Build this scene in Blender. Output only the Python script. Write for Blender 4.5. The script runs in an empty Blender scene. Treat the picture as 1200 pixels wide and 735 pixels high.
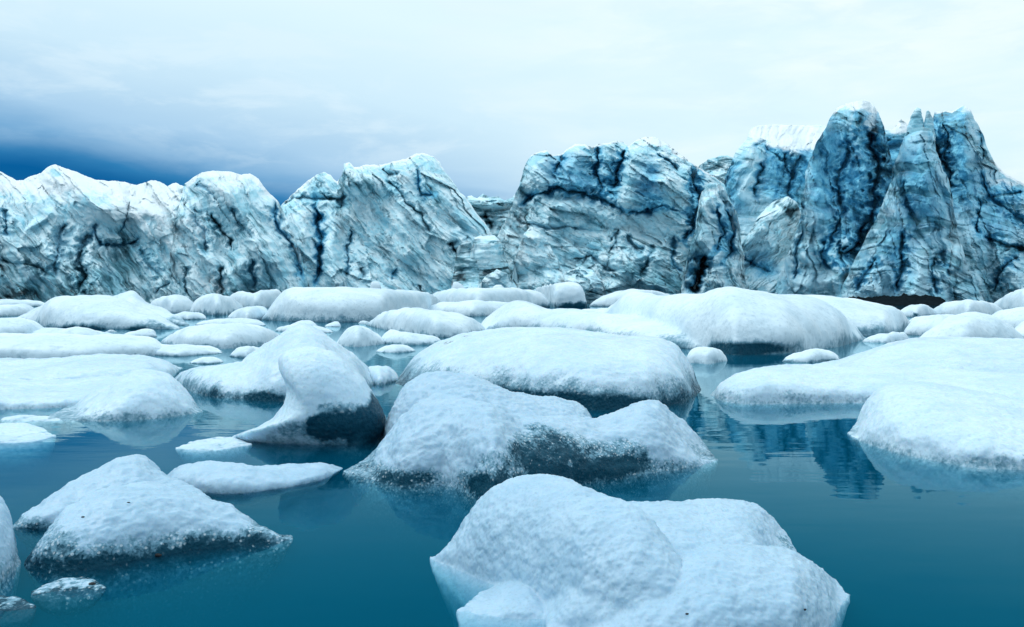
import bpy, math, time
import numpy as np
T_START = time.time()
C = bpy.context.scene.collection
rng = np.random.default_rng(7)

# ------------------------------------------------------------------ camera maths
F = 1000.0          # focal length in photo pixels (photo is 1200 x 735)
CX, HY = 600.0, 348.0
H = 1.2             # eye height above the water, metres

def at(px, py, Y):
    return ((px - CX) / F * Y, Y, H + (HY - py) / F * Y)

# ------------------------------------------------------------------ noise
_perm = rng.permutation(256).astype(np.int32)
_perm = np.concatenate([_perm, _perm])
_g = np.array([[1,1,0],[-1,1,0],[1,-1,0],[-1,-1,0],[1,0,1],[-1,0,1],[1,0,-1],[-1,0,-1],
               [0,1,1],[0,-1,1],[0,1,-1],[0,-1,-1],[1,1,0],[-1,1,0],[0,-1,1],[0,-1,-1]], np.float32)

def perlin(P):
    P = np.asarray(P, np.float32)
    fl = np.floor(P)
    I = fl.astype(np.int32) & 255
    f = P - fl
    u = f * f * f * (f * (f * 6 - 15) + 10)
    x0, y0, z0 = I[..., 0], I[..., 1], I[..., 2]
    fx, fy, fz = f[..., 0], f[..., 1], f[..., 2]
    def corner(dx, dy, dz):
        h = _perm[_perm[_perm[(x0 + dx) & 255] + ((y0 + dy) & 255)] + ((z0 + dz) & 255)] & 15
        g = _g[h]
        return g[..., 0] * (fx - dx) + g[..., 1] * (fy - dy) + g[..., 2] * (fz - dz)
    def lerp(a, b, t): return a + (b - a) * t
    ux, uy, uz = u[..., 0], u[..., 1], u[..., 2]
    a = lerp(lerp(corner(0,0,0), corner(1,0,0), ux), lerp(corner(0,1,0), corner(1,1,0), ux), uy)
    b = lerp(lerp(corner(0,0,1), corner(1,0,1), ux), lerp(corner(0,1,1), corner(1,1,1), ux), uy)
    return lerp(a, b, uz)

def fbm(P, n=4, gain=0.5, lac=2.03):
    s, a = 0, 1.0
    P = np.asarray(P, np.float32)
    for k in range(n):
        s = s + a * perlin(P + 17.3 * k); a *= gain; P = P * lac
    return s

def billow(P, n=4, gain=0.5, lac=2.1):          # rounded lumps with sharp creases between them
    s, a = 0, 1.0
    P = np.asarray(P, np.float32)
    for k in range(n):
        s = s + a * np.abs(perlin(P + 9.7 * k)); a *= gain; P = P * lac
    return s

def sstep(a, b, x):
    t = np.clip((x - a) / (b - a), 0, 1)
    return t * t * (3 - 2 * t)

def vec(*a): return np.stack(np.broadcast_arrays(*a), -1).astype(np.float32)

def cells(x, y, seed):
    """2-D Voronoi: returns tilted-facet value, border distance (F2-F1), cell random."""
    ix, iy = np.floor(x).astype(np.int32), np.floor(y).astype(np.int32)
    d1 = np.full(x.shape, 9.0, np.float32); d2 = d1.copy()
    fac = np.zeros(x.shape, np.float32); rnd = fac.copy()
    def hsh(a, b, k): return _perm[_perm[_perm[(a + k + seed) & 255] + (b & 255)] + (k & 255)] / 255.0
    for dx in (-1, 0, 1):
        for dy in (-1, 0, 1):
            cx, cy = ix + dx, iy + dy
            px_, py_ = cx + hsh(cx, cy, 1), cy + hsh(cx, cy, 2)
            ex, ey = x - px_, y - py_
            d = np.sqrt(ex * ex + ey * ey)
            tx, ty = hsh(cx, cy, 3) * 2 - 1, hsh(cx, cy, 4) * 2 - 1
            r = hsh(cx, cy, 5)
            near = d < d1
            d2 = np.where(near, d1, np.minimum(d2, d))
            d1 = np.where(near, d, d1)
            fac = np.where(near, tx * ex + ty * ey, fac)
            rnd = np.where(near, r, rnd)
    return fac, d2 - d1, rnd

# ------------------------------------------------------------------ mesh helpers
def grid_mesh(name, co, faces_closed_u=False):
    """co: (n, m, 3) grid -> mesh of quads."""
    n, m = co.shape[:2]
    idx = np.arange(n * m).reshape(n, m)
    q = np.stack([idx[:-1, :-1], idx[1:, :-1], idx[1:, 1:], idx[:-1, 1:]], -1).reshape(-1, 4)
    return raw_mesh(name, co.reshape(-1, 3), q)

def raw_mesh(name, v, q):
    me = bpy.data.meshes.new(name)
    me.vertices.add(len(v)); me.vertices.foreach_set('co', np.asarray(v, np.float32).ravel())
    k = q.shape[1]
    me.loops.add(q.size); me.loops.foreach_set('vertex_index', q.astype(np.int32).ravel())
    me.polygons.add(len(q))
    me.polygons.foreach_set('loop_start', np.arange(0, q.size, k, dtype=np.int32))
    me.update(calc_edges=True); me.validate()
    me.polygons.foreach_set('use_smooth', np.ones(len(me.polygons), bool))
    return me

def attr(me, name, val):
    a = me.attributes.new(name, 'FLOAT', 'POINT')
    a.data.foreach_set('value', np.asarray(val, np.float32).ravel())

def link(name, me, mat, loc=(0, 0, 0), parent=None):
    o = bpy.data.objects.new(name, me)
    C.objects.link(o); o.location = loc
    if mat: me.materials.clear(); me.materials.append(mat)
    if parent: o.parent = parent
    return o

def tag(o, label, cat, group=None):
    o['label'] = label; o['category'] = cat
    if group: o['group'] = group
    return o

def poly(pts, u):
    p = np.array(sorted(pts), float)
    return np.interp(u, p[:, 0], p[:, 1])

def smooth1(a, k):
    if k < 1: return a
    ker = np.ones(2 * k + 1) / (2 * k + 1)
    return np.convolve(np.pad(a, k, mode='edge'), ker, 'valid')

def segdist(px, py, pts):
    """distance (photo px) from the points to a polyline, and the parameter along it."""
    best = np.full(px.shape, 1e9, np.float32); tt = np.zeros(px.shape, np.float32)
    n = len(pts) - 1
    for k in range(n):
        (ax, ay), (bx, by) = pts[k], pts[k + 1]
        dx, dy = bx - ax, by - ay
        t = np.clip(((px - ax) * dx + (py - ay) * dy) / (dx * dx + dy * dy + 1e-9), 0, 1)
        d = np.hypot(px - ax - t * dx, py - ay - t * dy)
        m = d < best
        best = np.where(m, d, best); tt = np.where(m, (k + t) / n, tt)
    return best, tt

# ------------------------------------------------------------------ materials
def new_mat(name):
    m = bpy.data.materials.new(name); m.use_nodes = True
    nt = m.node_tree; nt.nodes.clear()
    return m, nt

class N:
    def __init__(s, nt): s.nt = nt
    def __call__(s, typ, ins=None, **kw):
        n = s.nt.nodes.new(typ)
        for k, v in kw.items(): setattr(n, k, v)
        for k, v in (ins or {}).items():
            sock = n.inputs[k]
            if isinstance(v, bpy.types.NodeSocket): s.nt.links.new(v, sock)
            else: sock.default_value = v
        return n
    def math(s, op, a, b=0.0, clamp=False):
        n = s('ShaderNodeMath', {0: a, 1: b}, operation=op, use_clamp=clamp); return n.outputs[0]
    def ss(s, x, a, b):
        n = s('ShaderNodeMapRange', {'Value': x, 'From Min': a, 'From Max': b}, interpolation_type='SMOOTHSTEP'); return n.outputs[0]
    def mix(s, f, a, b):
        n = s('ShaderNodeMix', None, data_type='RGBA')
        for k, v in ((0, f), (6, a), (7, b)):
            if isinstance(v, bpy.types.NodeSocket): s.nt.links.new(v, n.inputs[k])
            else: n.inputs[k].default_value = v
        return n.outputs[2]
    def noise(s, v, scale, detail=3, rough=0.5, dist=0.0):
        n = s('ShaderNodeTexNoise', {'Vector': v, 'Scale': scale, 'Detail': detail, 'Roughness': rough, 'Distortion': dist}); return n.outputs[0]
    def mapping(s, v, rot=(0, 0, 0), sc=(1, 1, 1)):
        return s('ShaderNodeMapping', {'Vector': v, 'Rotation': rot, 'Scale': sc}).outputs[0]
    def at(s, name): return s('ShaderNodeAttribute', attribute_name=name).outputs['Fac']

def berg_material(name, g, white=(0.74, 0.82, 0.865, 1), sss=0.25, flake=0.38):
    """bubbly white ice, clear teal ice where the 'clear' attribute says so; g = grain size in metres."""
    m, nt = new_mat(name); n = N(nt)
    out = n('ShaderNodeOutputMaterial')
    co = n('ShaderNodeTexCoord').outputs['Object']
    vor = n('ShaderNodeTexVoronoi', {'Vector': co, 'Scale': 0.85 / g, 'Randomness': 1.0})
    vor2 = n('ShaderNodeTexVoronoi', {'Vector': co, 'Scale': 0.7 / g})
    big = n.noise(co, 0.05 / g, 4, 0.55)
    fine = n.noise(co, 1.1 / g, 4, 0.65)
    mott = n.noise(co, 0.20 / g, 5, 0.7)
    cl = n.at('clear'); dirt = n.at('dirt')
    sep = n('ShaderNodeSeparateColor', {'Color': vor.outputs['Color']})
    r1 = sep.outputs[0]
    c_in = n.math('ADD', cl, n.math('MULTIPLY', n.math('SUBTRACT', fine, 0.5), 0.7))
    c_in = n.math('ADD', c_in, n.math('MULTIPLY', n.math('SUBTRACT', mott, 0.5), 0.7))
    c_in = n.math('ADD', c_in, n.math('MULTIPLY', n.math('SUBTRACT', r1, 0.5), flake))
    gate = n.ss(cl, 0.02, 0.25)
    half = n.math('MULTIPLY', n.ss(c_in, 0.05, 0.55), gate)
    clear = n.math('MULTIPLY', n.ss(c_in, 0.38, 0.95), gate)
    w1 = n.mix(n.ss(big, 0.35, 0.68), white, (white[0] * 0.84, white[1] * 0.90, white[2] * 0.93, 1))
    w2 = n.mix(n.math('MULTIPLY', n.ss(mott, 0.50, 0.75), 0.30), w1, (0.36, 0.50, 0.56, 1))
    w2 = n.mix(n.math('MULTIPLY', n.ss(fine, 0.50, 0.70), 0.34), w2, (0.26, 0.38, 0.44, 1))
    wet = n.mix(n.math('MULTIPLY', half, 0.85), w2, (0.10, 0.28, 0.38, 1))
    c1 = n.mix(fine, (0.002, 0.030, 0.055, 1), (0.013, 0.090, 0.140, 1))
    col = n.mix(clear, wet, c1)
    # glitter painted in as pale flecks, thinning out as the ice gets clearer
    thr = n.math('ADD', n.math('ADD', 0.62, n.math('MULTIPLY', clear, 0.24)), n.math('MULTIPLY', n.math('SUBTRACT', 0.5, mott), 0.5))
    spark = n.math('MULTIPLY', n.ss(n.math('SUBTRACT', sep.outputs[1], thr), 0.0, 0.04), n.ss(cl, 0.12, 0.45))
    spark = n.math('MULTIPLY', spark, n.ss(vor.outputs['Distance'], 0.55, 0.30))
    spark = n.math('MULTIPLY', spark, n.math('MULTIPLY', min(1.0, flake * 2), n.ss(clear, 1.05, 0.75)))
    col = n.mix(n.math('MULTIPLY', spark, 0.6), col, (0.78, 0.87, 0.91, 1))
    # grit frozen into the ice
    gr = n('ShaderNodeTexVoronoi', {'Vector': co, 'Scale': 0.08 / g})
    speck = n.math('MULTIPLY', n.ss(gr.outputs['Distance'], 0.045, 0.025),
                   n.ss(n('ShaderNodeSeparateColor', {'Color': gr.outputs['Color']}).outputs[0], 0.84, 0.86))
    col = n.mix(n.math('MULTIPLY', speck, 0.8), col, (0.04, 0.05, 0.055, 1))
    col = n.mix(n.math('MULTIPLY', dirt, n.ss(mott, 0.42, 0.6)), col, (0.03, 0.035, 0.038, 1))
    glaze = n.ss(n.noise(co, 0.028 / g, 3, 0.5, 0.4), 0.44, 0.60)          # glazed melt skin here, crusty grains there
    rough = n('ShaderNodeMapRange', {'Value': n.math('MAXIMUM', clear, n.math('MULTIPLY', glaze, 0.7)), 'To Min': 0.60, 'To Max': 0.16}).outputs[0]
    hgt = n.math('ADD', n.math('MULTIPLY', vor.outputs['Distance'], 0.45), n.math('MULTIPLY', fine, 0.8))
    hgt = n.math('ADD', hgt, n.math('MULTIPLY', vor2.outputs['Distance'], 0.4))
    st = n.math('MAXIMUM', n.math('MULTIPLY', half, 0.8), n('ShaderNodeMapRange', {'Value': glaze, 'To Min': 0.32, 'To Max': 0.06}).outputs[0])
    bump = n('ShaderNodeBump', {'Height': hgt, 'Distance': g * (0.6 if g < 0.05 else 0.35), 'Strength': st})
    b = n('ShaderNodeBsdfPrincipled', {'Base Color': col, 'Roughness': rough, 'IOR': 1.31, 'Normal': bump.outputs[0]})
    nt.links.new(n('ShaderNodeMapRange', {'Value': clear, 'To Min': 0.4, 'To Max': 0.13}).outputs[0], b.inputs['Specular IOR Level'])
    cw = n('ShaderNodeMapRange', {'Value': clear, 'To Min': 0.26 if g < 0.05 else 0.0, 'To Max': 0.02}).outputs[0]   # film of melt water
    nt.links.new(cw, b.inputs['Coat Weight'])
    b.inputs['Coat Roughness'].default_value = 0.22; b.inputs['Coat IOR'].default_value = 1.33
    nt.links.new(bump.outputs[0], b.inputs['Coat Normal'])
    b.subsurface_method = 'RANDOM_WALK'
    sw = n('ShaderNodeMapRange', {'Value': half, 'To Min': sss, 'To Max': 0.0}).outputs[0]
    nt.links.new(sw, b.inputs['Subsurface Weight'])
    b.inputs['Subsurface Radius'].default_value = (0.25, 0.7, 1.0)
    b.inputs['Subsurface Scale'].default_value = g * 4
    nt.links.new(b.outputs[0], out.inputs['Surface'])
    return m

def cliff_material():
    m, nt = new_mat('glacier_ice'); n = N(nt)
    out = n('ShaderNodeOutputMaterial')
    pos = n('ShaderNodeTexCoord').outputs['Object']
    dirt, blue, snow, band = n.at('dirt'), n.at('blue'), n.at('snow'), n.at('band')
    sv = n('ShaderNodeCombineXYZ', {0: n.at('along'), 1: n.at('across'), 2: 0.0}).outputs[0]     # along and across the fracture grain
    streak = n.noise(n.mapping(sv, (0, 0, 0), (0.22, 1.0, 1.0)), 0.55, 7, 0.70, 0.5)
    streak2 = n.noise(n.mapping(sv, (0, 0, 0), (0.30, 1.0, 1.0)), 1.9, 5, 0.70, 0.8)
    mott = n.noise(pos, 0.40, 7, 0.70, 0.3)
    mid = n.noise(pos, 0.13, 4, 0.6, 0.3)
    base = n.mix(n.ss(mott, 0.34, 0.62), (0.46, 0.78, 0.89, 1), (0.74, 0.91, 0.96, 1))
    base = n.mix(n.math('MULTIPLY', n.ss(mid, 0.46, 0.62), 0.65), base, (0.24, 0.63, 0.77, 1))
    base = n.mix(n.math('MULTIPLY', n.ss(streak, 0.46, 0.36), 0.7), base, (0.75, 0.90, 0.94, 1))
    base = n.mix(n.math('MULTIPLY', n.ss(streak2, 0.54, 0.70), 0.35), base, (0.20, 0.44, 0.52, 1))
    stroke = n.noise(n.mapping(sv, (0, 0, 0), (0.15, 1.0, 1.0)), 1.0, 5, 0.62, 0.5)
    clump = n.noise(pos, 0.085, 3, 0.5, 0.2)
    sk = n.math('ADD', stroke, n.math('MULTIPLY', n.math('SUBTRACT', clump, 0.5), 0.55))
    sk = n.math('ADD', sk, n.math('MULTIPLY', dirt, 0.22))
    base = n.mix(n.math('MULTIPLY', n.ss(sk, 0.54, 0.68), 0.55), base, (0.10, 0.34, 0.42, 1))
    base = n.mix(n.math('MULTIPLY', n.ss(sk, 0.62, 0.76), 0.80), base, (0.025, 0.09, 0.12, 1))
    # clear blue ice
    bl = n.math('ADD', blue, n.math('MULTIPLY', n.math('SUBTRACT', mott, 0.5), 0.9))
    base = n.mix(n.math('MULTIPLY', n.ss(bl, 0.12, 0.80), 0.92), base,
                 n.mix(n.ss(mott, 0.36, 0.62), (0.012, 0.26, 0.48, 1), (0.21, 0.64, 0.84, 1)))
    # sediment layers and dirty streaks
    bn = n.math('ADD', band, n.math('MULTIPLY', n.math('SUBTRACT', streak2, 0.5), 0.9))
    base = n.mix(n.math('MULTIPLY', n.ss(bn, 0.15, 0.85), 0.58), base, (0.06, 0.22, 0.28, 1))
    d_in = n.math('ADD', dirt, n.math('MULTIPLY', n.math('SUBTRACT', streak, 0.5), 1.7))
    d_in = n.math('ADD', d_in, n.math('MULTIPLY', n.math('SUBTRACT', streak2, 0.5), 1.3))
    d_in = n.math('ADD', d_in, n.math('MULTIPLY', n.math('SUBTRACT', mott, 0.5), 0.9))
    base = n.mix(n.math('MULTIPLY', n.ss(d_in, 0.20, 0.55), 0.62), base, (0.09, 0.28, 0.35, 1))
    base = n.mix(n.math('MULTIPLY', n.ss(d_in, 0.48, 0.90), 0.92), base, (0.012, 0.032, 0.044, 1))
    s_in = n.math('ADD', snow, n.math('MULTIPLY', n.math('SUBTRACT', streak, 0.5), 1.2))
    s_in = n.math('ADD', s_in, n.math('MULTIPLY', n.math('SUBTRACT', mott, 0.5), 0.9))
    base = n.mix(n.math('MULTIPLY', n.ss(s_in, 0.25, 0.75), 0.92), base, (0.80, 0.88, 0.91, 1))
    h = n.math('ADD', n.math('MULTIPLY', streak2, 0.7), n.noise(pos, 1.5, 6, 0.68))
    bump = n('ShaderNodeBump', {'Height': h, 'Distance': 0.4, 'Strength': 0.4})
    b = n('ShaderNodeBsdfPrincipled', {'Base Color': base, 'Roughness': 0.5, 'IOR': 1.31, 'Normal': bump.outputs[0]})
    nt.links.new(b.outputs[0], out.inputs['Surface'])
    return m

def water_material():
    m, nt = new_mat('lagoon_water'); n = N(nt)
    out = n('ShaderNodeOutputMaterial')
    geo = n('ShaderNodeNewGeometry')
    pos = geo.outputs['Position']
    n1 = n.noise(n.mapping(pos, (0, 0, 0.15), (1.0, 2.6, 1)), 1.3, 2, 0.5)
    n2 = n.noise(n.mapping(pos, (0, 0, -0.1), (1.0, 3.5, 1)), 9.0, 2, 0.5)
    patch = n.ss(n.noise(pos, 0.35, 3, 0.5), 0.48, 0.66)      # breeze patches
    hh = n.math('ADD', n1, n.math('MULTIPLY', n2, n.math('ADD', 0.015, n.math('MULTIPLY', patch, 0.06))))
    bump = n('ShaderNodeBump', {'Height': hh, 'Distance': 0.0035, 'Strength': 0.5})
    fr = n('ShaderNodeFresnel', {'IOR': 1.28, 'Normal': bump.outputs[0]}).outputs[0]
    front = n.math('SUBTRACT', 1.0, geo.outputs['Backfacing'])
    fac = n.math('MULTIPLY', fr, front)
    tint = n.mix(n.ss(fr, 0.10, 0.52), (0.02, 0.38, 0.52, 1), (0.74, 0.96, 1.0, 1))
    gl = n('ShaderNodeBsdfGlossy', {'Color': tint, 'Roughness': 0.015, 'Normal': bump.outputs[0]})
    tr = n('ShaderNodeBsdfTransparent', {'Color': (0.96, 0.99, 1, 1)})
    mx = n('ShaderNodeMixShader', {0: fac, 1: tr.outputs[0], 2: gl.outputs[0]})
    nt.links.new(mx.outputs[0], out.inputs['Surface'])
    va = n('ShaderNodeVolumeAbsorption', {'Color': (0.0, 0.50, 0.62, 1), 'Density': 5.2})
    vs = n('ShaderNodeVolumeScatter', {'Color': (0.0, 0.44, 0.70, 1), 'Density': 1.45, 'Anisotropy': 0.2})
    ad = n('ShaderNodeAddShader', {0: va.outputs[0], 1: vs.outputs[0]})
    nt.links.new(ad.outputs[0], out.inputs['Volume'])
    return m

def plain(name, col, rough=0.8, scale=3.0, var=0.4, spec=0.12):
    m, nt = new_mat(name); n = N(nt)
    out = n('ShaderNodeOutputMaterial')
    co = n('ShaderNodeTexCoord').outputs['Object']
    nz = n.noise(co, scale, 5, 0.65)
    c = n.mix(nz, tuple(x * (1 - var) for x in col[:3]) + (1,), tuple(min(1, x * (1 + var)) for x in col[:3]) + (1,))
    bump = n('ShaderNodeBump', {'Height': nz, 'Distance': 0.5 / scale, 'Strength': 0.6})
    b = n('ShaderNodeBsdfPrincipled', {'Base Color': c, 'Roughness': rough, 'Specular IOR Level': spec, 'Normal': bump.outputs[0]})
    nt.links.new(b.outputs[0], out.inputs['Surface'])
    return m

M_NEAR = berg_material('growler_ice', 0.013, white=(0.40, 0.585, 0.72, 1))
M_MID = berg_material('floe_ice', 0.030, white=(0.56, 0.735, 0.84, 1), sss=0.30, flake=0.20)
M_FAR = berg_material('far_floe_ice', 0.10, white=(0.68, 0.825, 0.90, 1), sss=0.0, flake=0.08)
M_CLIFF = cliff_material()
M_WATER = water_material()
M_BED = plain('lake_bed_silt', (0.02, 0.06, 0.07, 1), 0.9, 0.8)
M_GRIT = plain('pebble_stone', (0.03, 0.032, 0.035, 1), 0.6, 60)
M_MORAINE = plain('moraine_mud', (0.008, 0.014, 0.018, 1), 1.0, 0.9, 0.7, 0.0)

# ------------------------------------------------------------------ icebergs
def loft(T, W, d, back=0.8, foot=0.0, depth=None, p=0.75, lim=0.55, tj=0.0, seed=0, pf=1.0):
    """closed lobe: T = skyline in photo px, W = front waterline in photo px, d = metres from the
    waterline back to the crest.  Every column is a vertical cut at its own distance."""
    u0 = max(min(t[0] for t in T), min(w[0] for w in W)); u1 = min(max(t[0] for t in T), max(w[0] for w in W))
    nu = int(np.clip((u1 - u0) / 3, 24, 110))
    u = np.linspace(u0, u1, nu)
    Tp = smooth1(poly(T, u), 1); Wp = smooth1(poly(W, u), 1)
    if tj: Tp = Tp + tj * fbm(vec(u / 22, 0 * u, 0 * u + seed), 3)
    Tp = np.minimum(Tp, Wp - 0.8)
    s = (u - u0) / (u1 - u0) * 2 - 1
    round_ = np.sqrt(np.clip(1 - np.abs(s) ** 3.5, 0.03, 1))
    Tp = Wp - np.maximum((Wp - Tp) * np.sqrt(np.clip(1 - np.abs(s) ** 8, 0.02, 1)), 0.8)
    Yw = H * F / (Wp - HY)
    dd = d * round_
    zlim = np.where(Tp > HY + 1, H * F / np.maximum(Tp - HY, 1), 1e9)
    dd = np.minimum(dd, (zlim - Yw) * lim)
    dd = np.maximum(dd, 0.03 * Yw * 0.2)
    Yr = Yw + dd; db = dd * back
    dep = depth if depth is not None else 0.5 * d
    a = np.linspace(0, 1, 12) * math.pi / 2
    zr = np.maximum(H + (HY - Tp) / F * Yr, 0.01)
    ft = foot * round_
    for it in range(6):
        fy = Yw[:, None] + dd[:, None] * (1 - np.cos(a)[None] ** pf); fz = zr[:, None] * np.sin(a)[None] ** p
        by = Yr[:, None] + db[:, None] * np.sin(a)[None, 1:]; bz = zr[:, None] * np.cos(a)[None, 1:] ** p
        yy = np.concatenate([fy, by], 1); zz = np.concatenate([fz, bz], 1)
        pj = HY + F * (H - zz) / yy
        k = pj.argmin(1); mn = pj.min(1); yk = yy[np.arange(nu), k]
        zr = np.maximum(zr + (mn - Tp) * yk / F, 0.006)
    bt = np.array([1.0, 0.95, 0.75, 0.4, 0.1, -0.1])
    ub = np.stack([Yr + db * b_ if b_ >= 0 else Yw - ft * 0.5 for b_ in bt[:5]], 1)
    dep = dep * np.clip(1.02 - np.abs(s) ** 3, 0.06, 1)
    uz = np.stack([-dep * z_ for z_ in (0.25, 0.6, 0.9, 1.0, 1.0)], 1)
    ins = (dd + db) * 0.5 if foot == 0 else 0 * dd       # without a foot the keel draws in under the berg
    fb = np.stack([Yw + ins * 0.7 - ft * 0.6, Yw + ins * 0.4 - ft, Yw + ins * 0.12 - ft * 0.8], 1)
    fz2 = np.stack([-dep * 0.9, np.minimum(-dep * 0.6, -ft * 0.6), np.minimum(-dep * 0.25, -ft * 0.35)], 1)
    YY = np.concatenate([yy, ub, fb], 1); ZZ = np.concatenate([zz, uz, fz2], 1)
    XX = (u[:, None] - CX) / F * YY
    co = np.stack([XX, YY, ZZ], -1)
    n, m = co.shape[:2]
    v = co.reshape(-1, 3)
    idx = np.arange(n * m).reshape(n, m)
    nx = np.roll(idx, -1, 1)
    q = np.stack([idx[:-1], idx[1:], nx[1:], nx[:-1]], -1).reshape(-1, 4)
    c0, c1 = v[:m].mean(0), v[-m:].mean(0)
    v = np.concatenate([v, c0[None], c1[None]])
    i0, i1 = n * m, n * m + 1
    t0 = np.stack([idx[0], nx[0], np.full(m, i0), np.full(m, i0)], -1)
    t1 = np.stack([nx[-1], idx[-1], np.full(m, i1), np.full(m, i1)], -1)
    return v, q, np.concatenate([t0, t1])

def pillow(outline, Y, half, bulge=0.5, lean=0.0):
    """a closed photo outline standing at distance Y, inflated to a real body of half-depth `half`."""
    pts = np.array(outline, float)
    # resample and build concentric rings towards the inside
    per = np.concatenate([pts, pts[:1]]); seg = np.hypot(*np.diff(per, axis=0).T); L = np.concatenate([[0], np.cumsum(seg)])
    t = np.linspace(0, L[-1], 121)[:-1]
    ring = np.stack([np.interp(t, L, per[:, 0]), np.interp(t, L, per[:, 1])], 1)
    c = ring.mean(0)
    rings = []
    for a in np.linspace(0, math.pi, 25):
        r = math.sin(a) ** 0.8; dy = -math.cos(a)
        pr = c + (ring - c) * max(r, 0.02)
        y = Y + half * dy + lean * (HY + 120 - pr[:, 1]) / F * Y
        rings.append(np.stack([(pr[:, 0] - CX) / F * y, y, H + (HY - pr[:, 1]) / F * y], 1))
    co = np.stack(rings)
    n, m = co.shape[:2]; v = co.reshape(-1, 3)
    idx = np.arange(n * m).reshape(n, m); nx = np.roll(idx, -1, 1)
    q = np.stack([idx[:-1], idx[1:], nx[1:], nx[:-1]], -1).reshape(-1, 4)
    v = np.concatenate([v, v[:m].mean(0)[None], v[-m:].mean(0)[None]])
    t0 = np.stack([idx[0], nx[0], np.full(m, n * m), np.full(m, n * m)], -1)
    t1 = np.stack([nx[-1], idx[-1], np.full(m, n * m + 1), np.full(m, n * m + 1)], -1)
    return v, q, np.concatenate([t0, t1])

def merge_remesh(lobes, vox, smooth):
    vs, fs, off = [], [], 0
    for v, q, t in lobes:
        vs.append(v)
        fs += [tuple(int(i) + off for i in r) for r in q]
        fs += [tuple(int(i) + off for i in r[:3]) for r in t]
        off += len(v)
    me = bpy.data.meshes.new('tmp'); me.from_pydata(np.concatenate(vs).tolist(), [], fs); me.update()
    o = bpy.data.objects.new('tmp', me); C.objects.link(o)
    # consistent outward normals
    import bmesh
    bm = bmesh.new(); bm.from_mesh(me); bmesh.ops.recalc_face_normals(bm, faces=bm.faces); bm.to_mesh(me); bm.free()
    r = o.modifiers.new('r', 'REMESH'); r.mode = 'VOXEL'; r.voxel_size = vox; r.use_smooth_shade = True
    if smooth:
        s = o.modifiers.new('s', 'SMOOTH'); s.factor = 0.5; s.iterations = smooth
    dg = bpy.context.evaluated_depsgraph_get()
    res = bpy.data.meshes.new_from_object(o.evaluated_get(dg))
    bpy.data.objects.remove(o); bpy.data.meshes.remove(me)
    nv = len(res.vertices); ed = np.empty(len(res.edges) * 2, np.int32); res.edges.foreach_get('vertices', ed); ed = ed.reshape(-1, 2)
    lab = np.arange(nv)
    while True:
        mn = np.minimum(lab[ed[:, 0]], lab[ed[:, 1]]); old = lab.copy()
        np.minimum.at(lab, ed[:, 0], mn); np.minimum.at(lab, ed[:, 1], mn)
        lab = lab[lab]; lab = lab[lab]
        if (lab == old).all(): break
    ids, cnt = np.unique(lab, return_counts=True)
    if len(ids) > 1:
        bm = bmesh.new(); bm.from_mesh(res); bm.verts.ensure_lookup_table()
        main = ids[cnt.argmax()]
        bmesh.ops.delete(bm, geom=[bm.verts[int(i)] for i in np.where(lab != main)[0]], context='VERTS')
        bm.to_mesh(res); bm.free()
    return res

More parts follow.
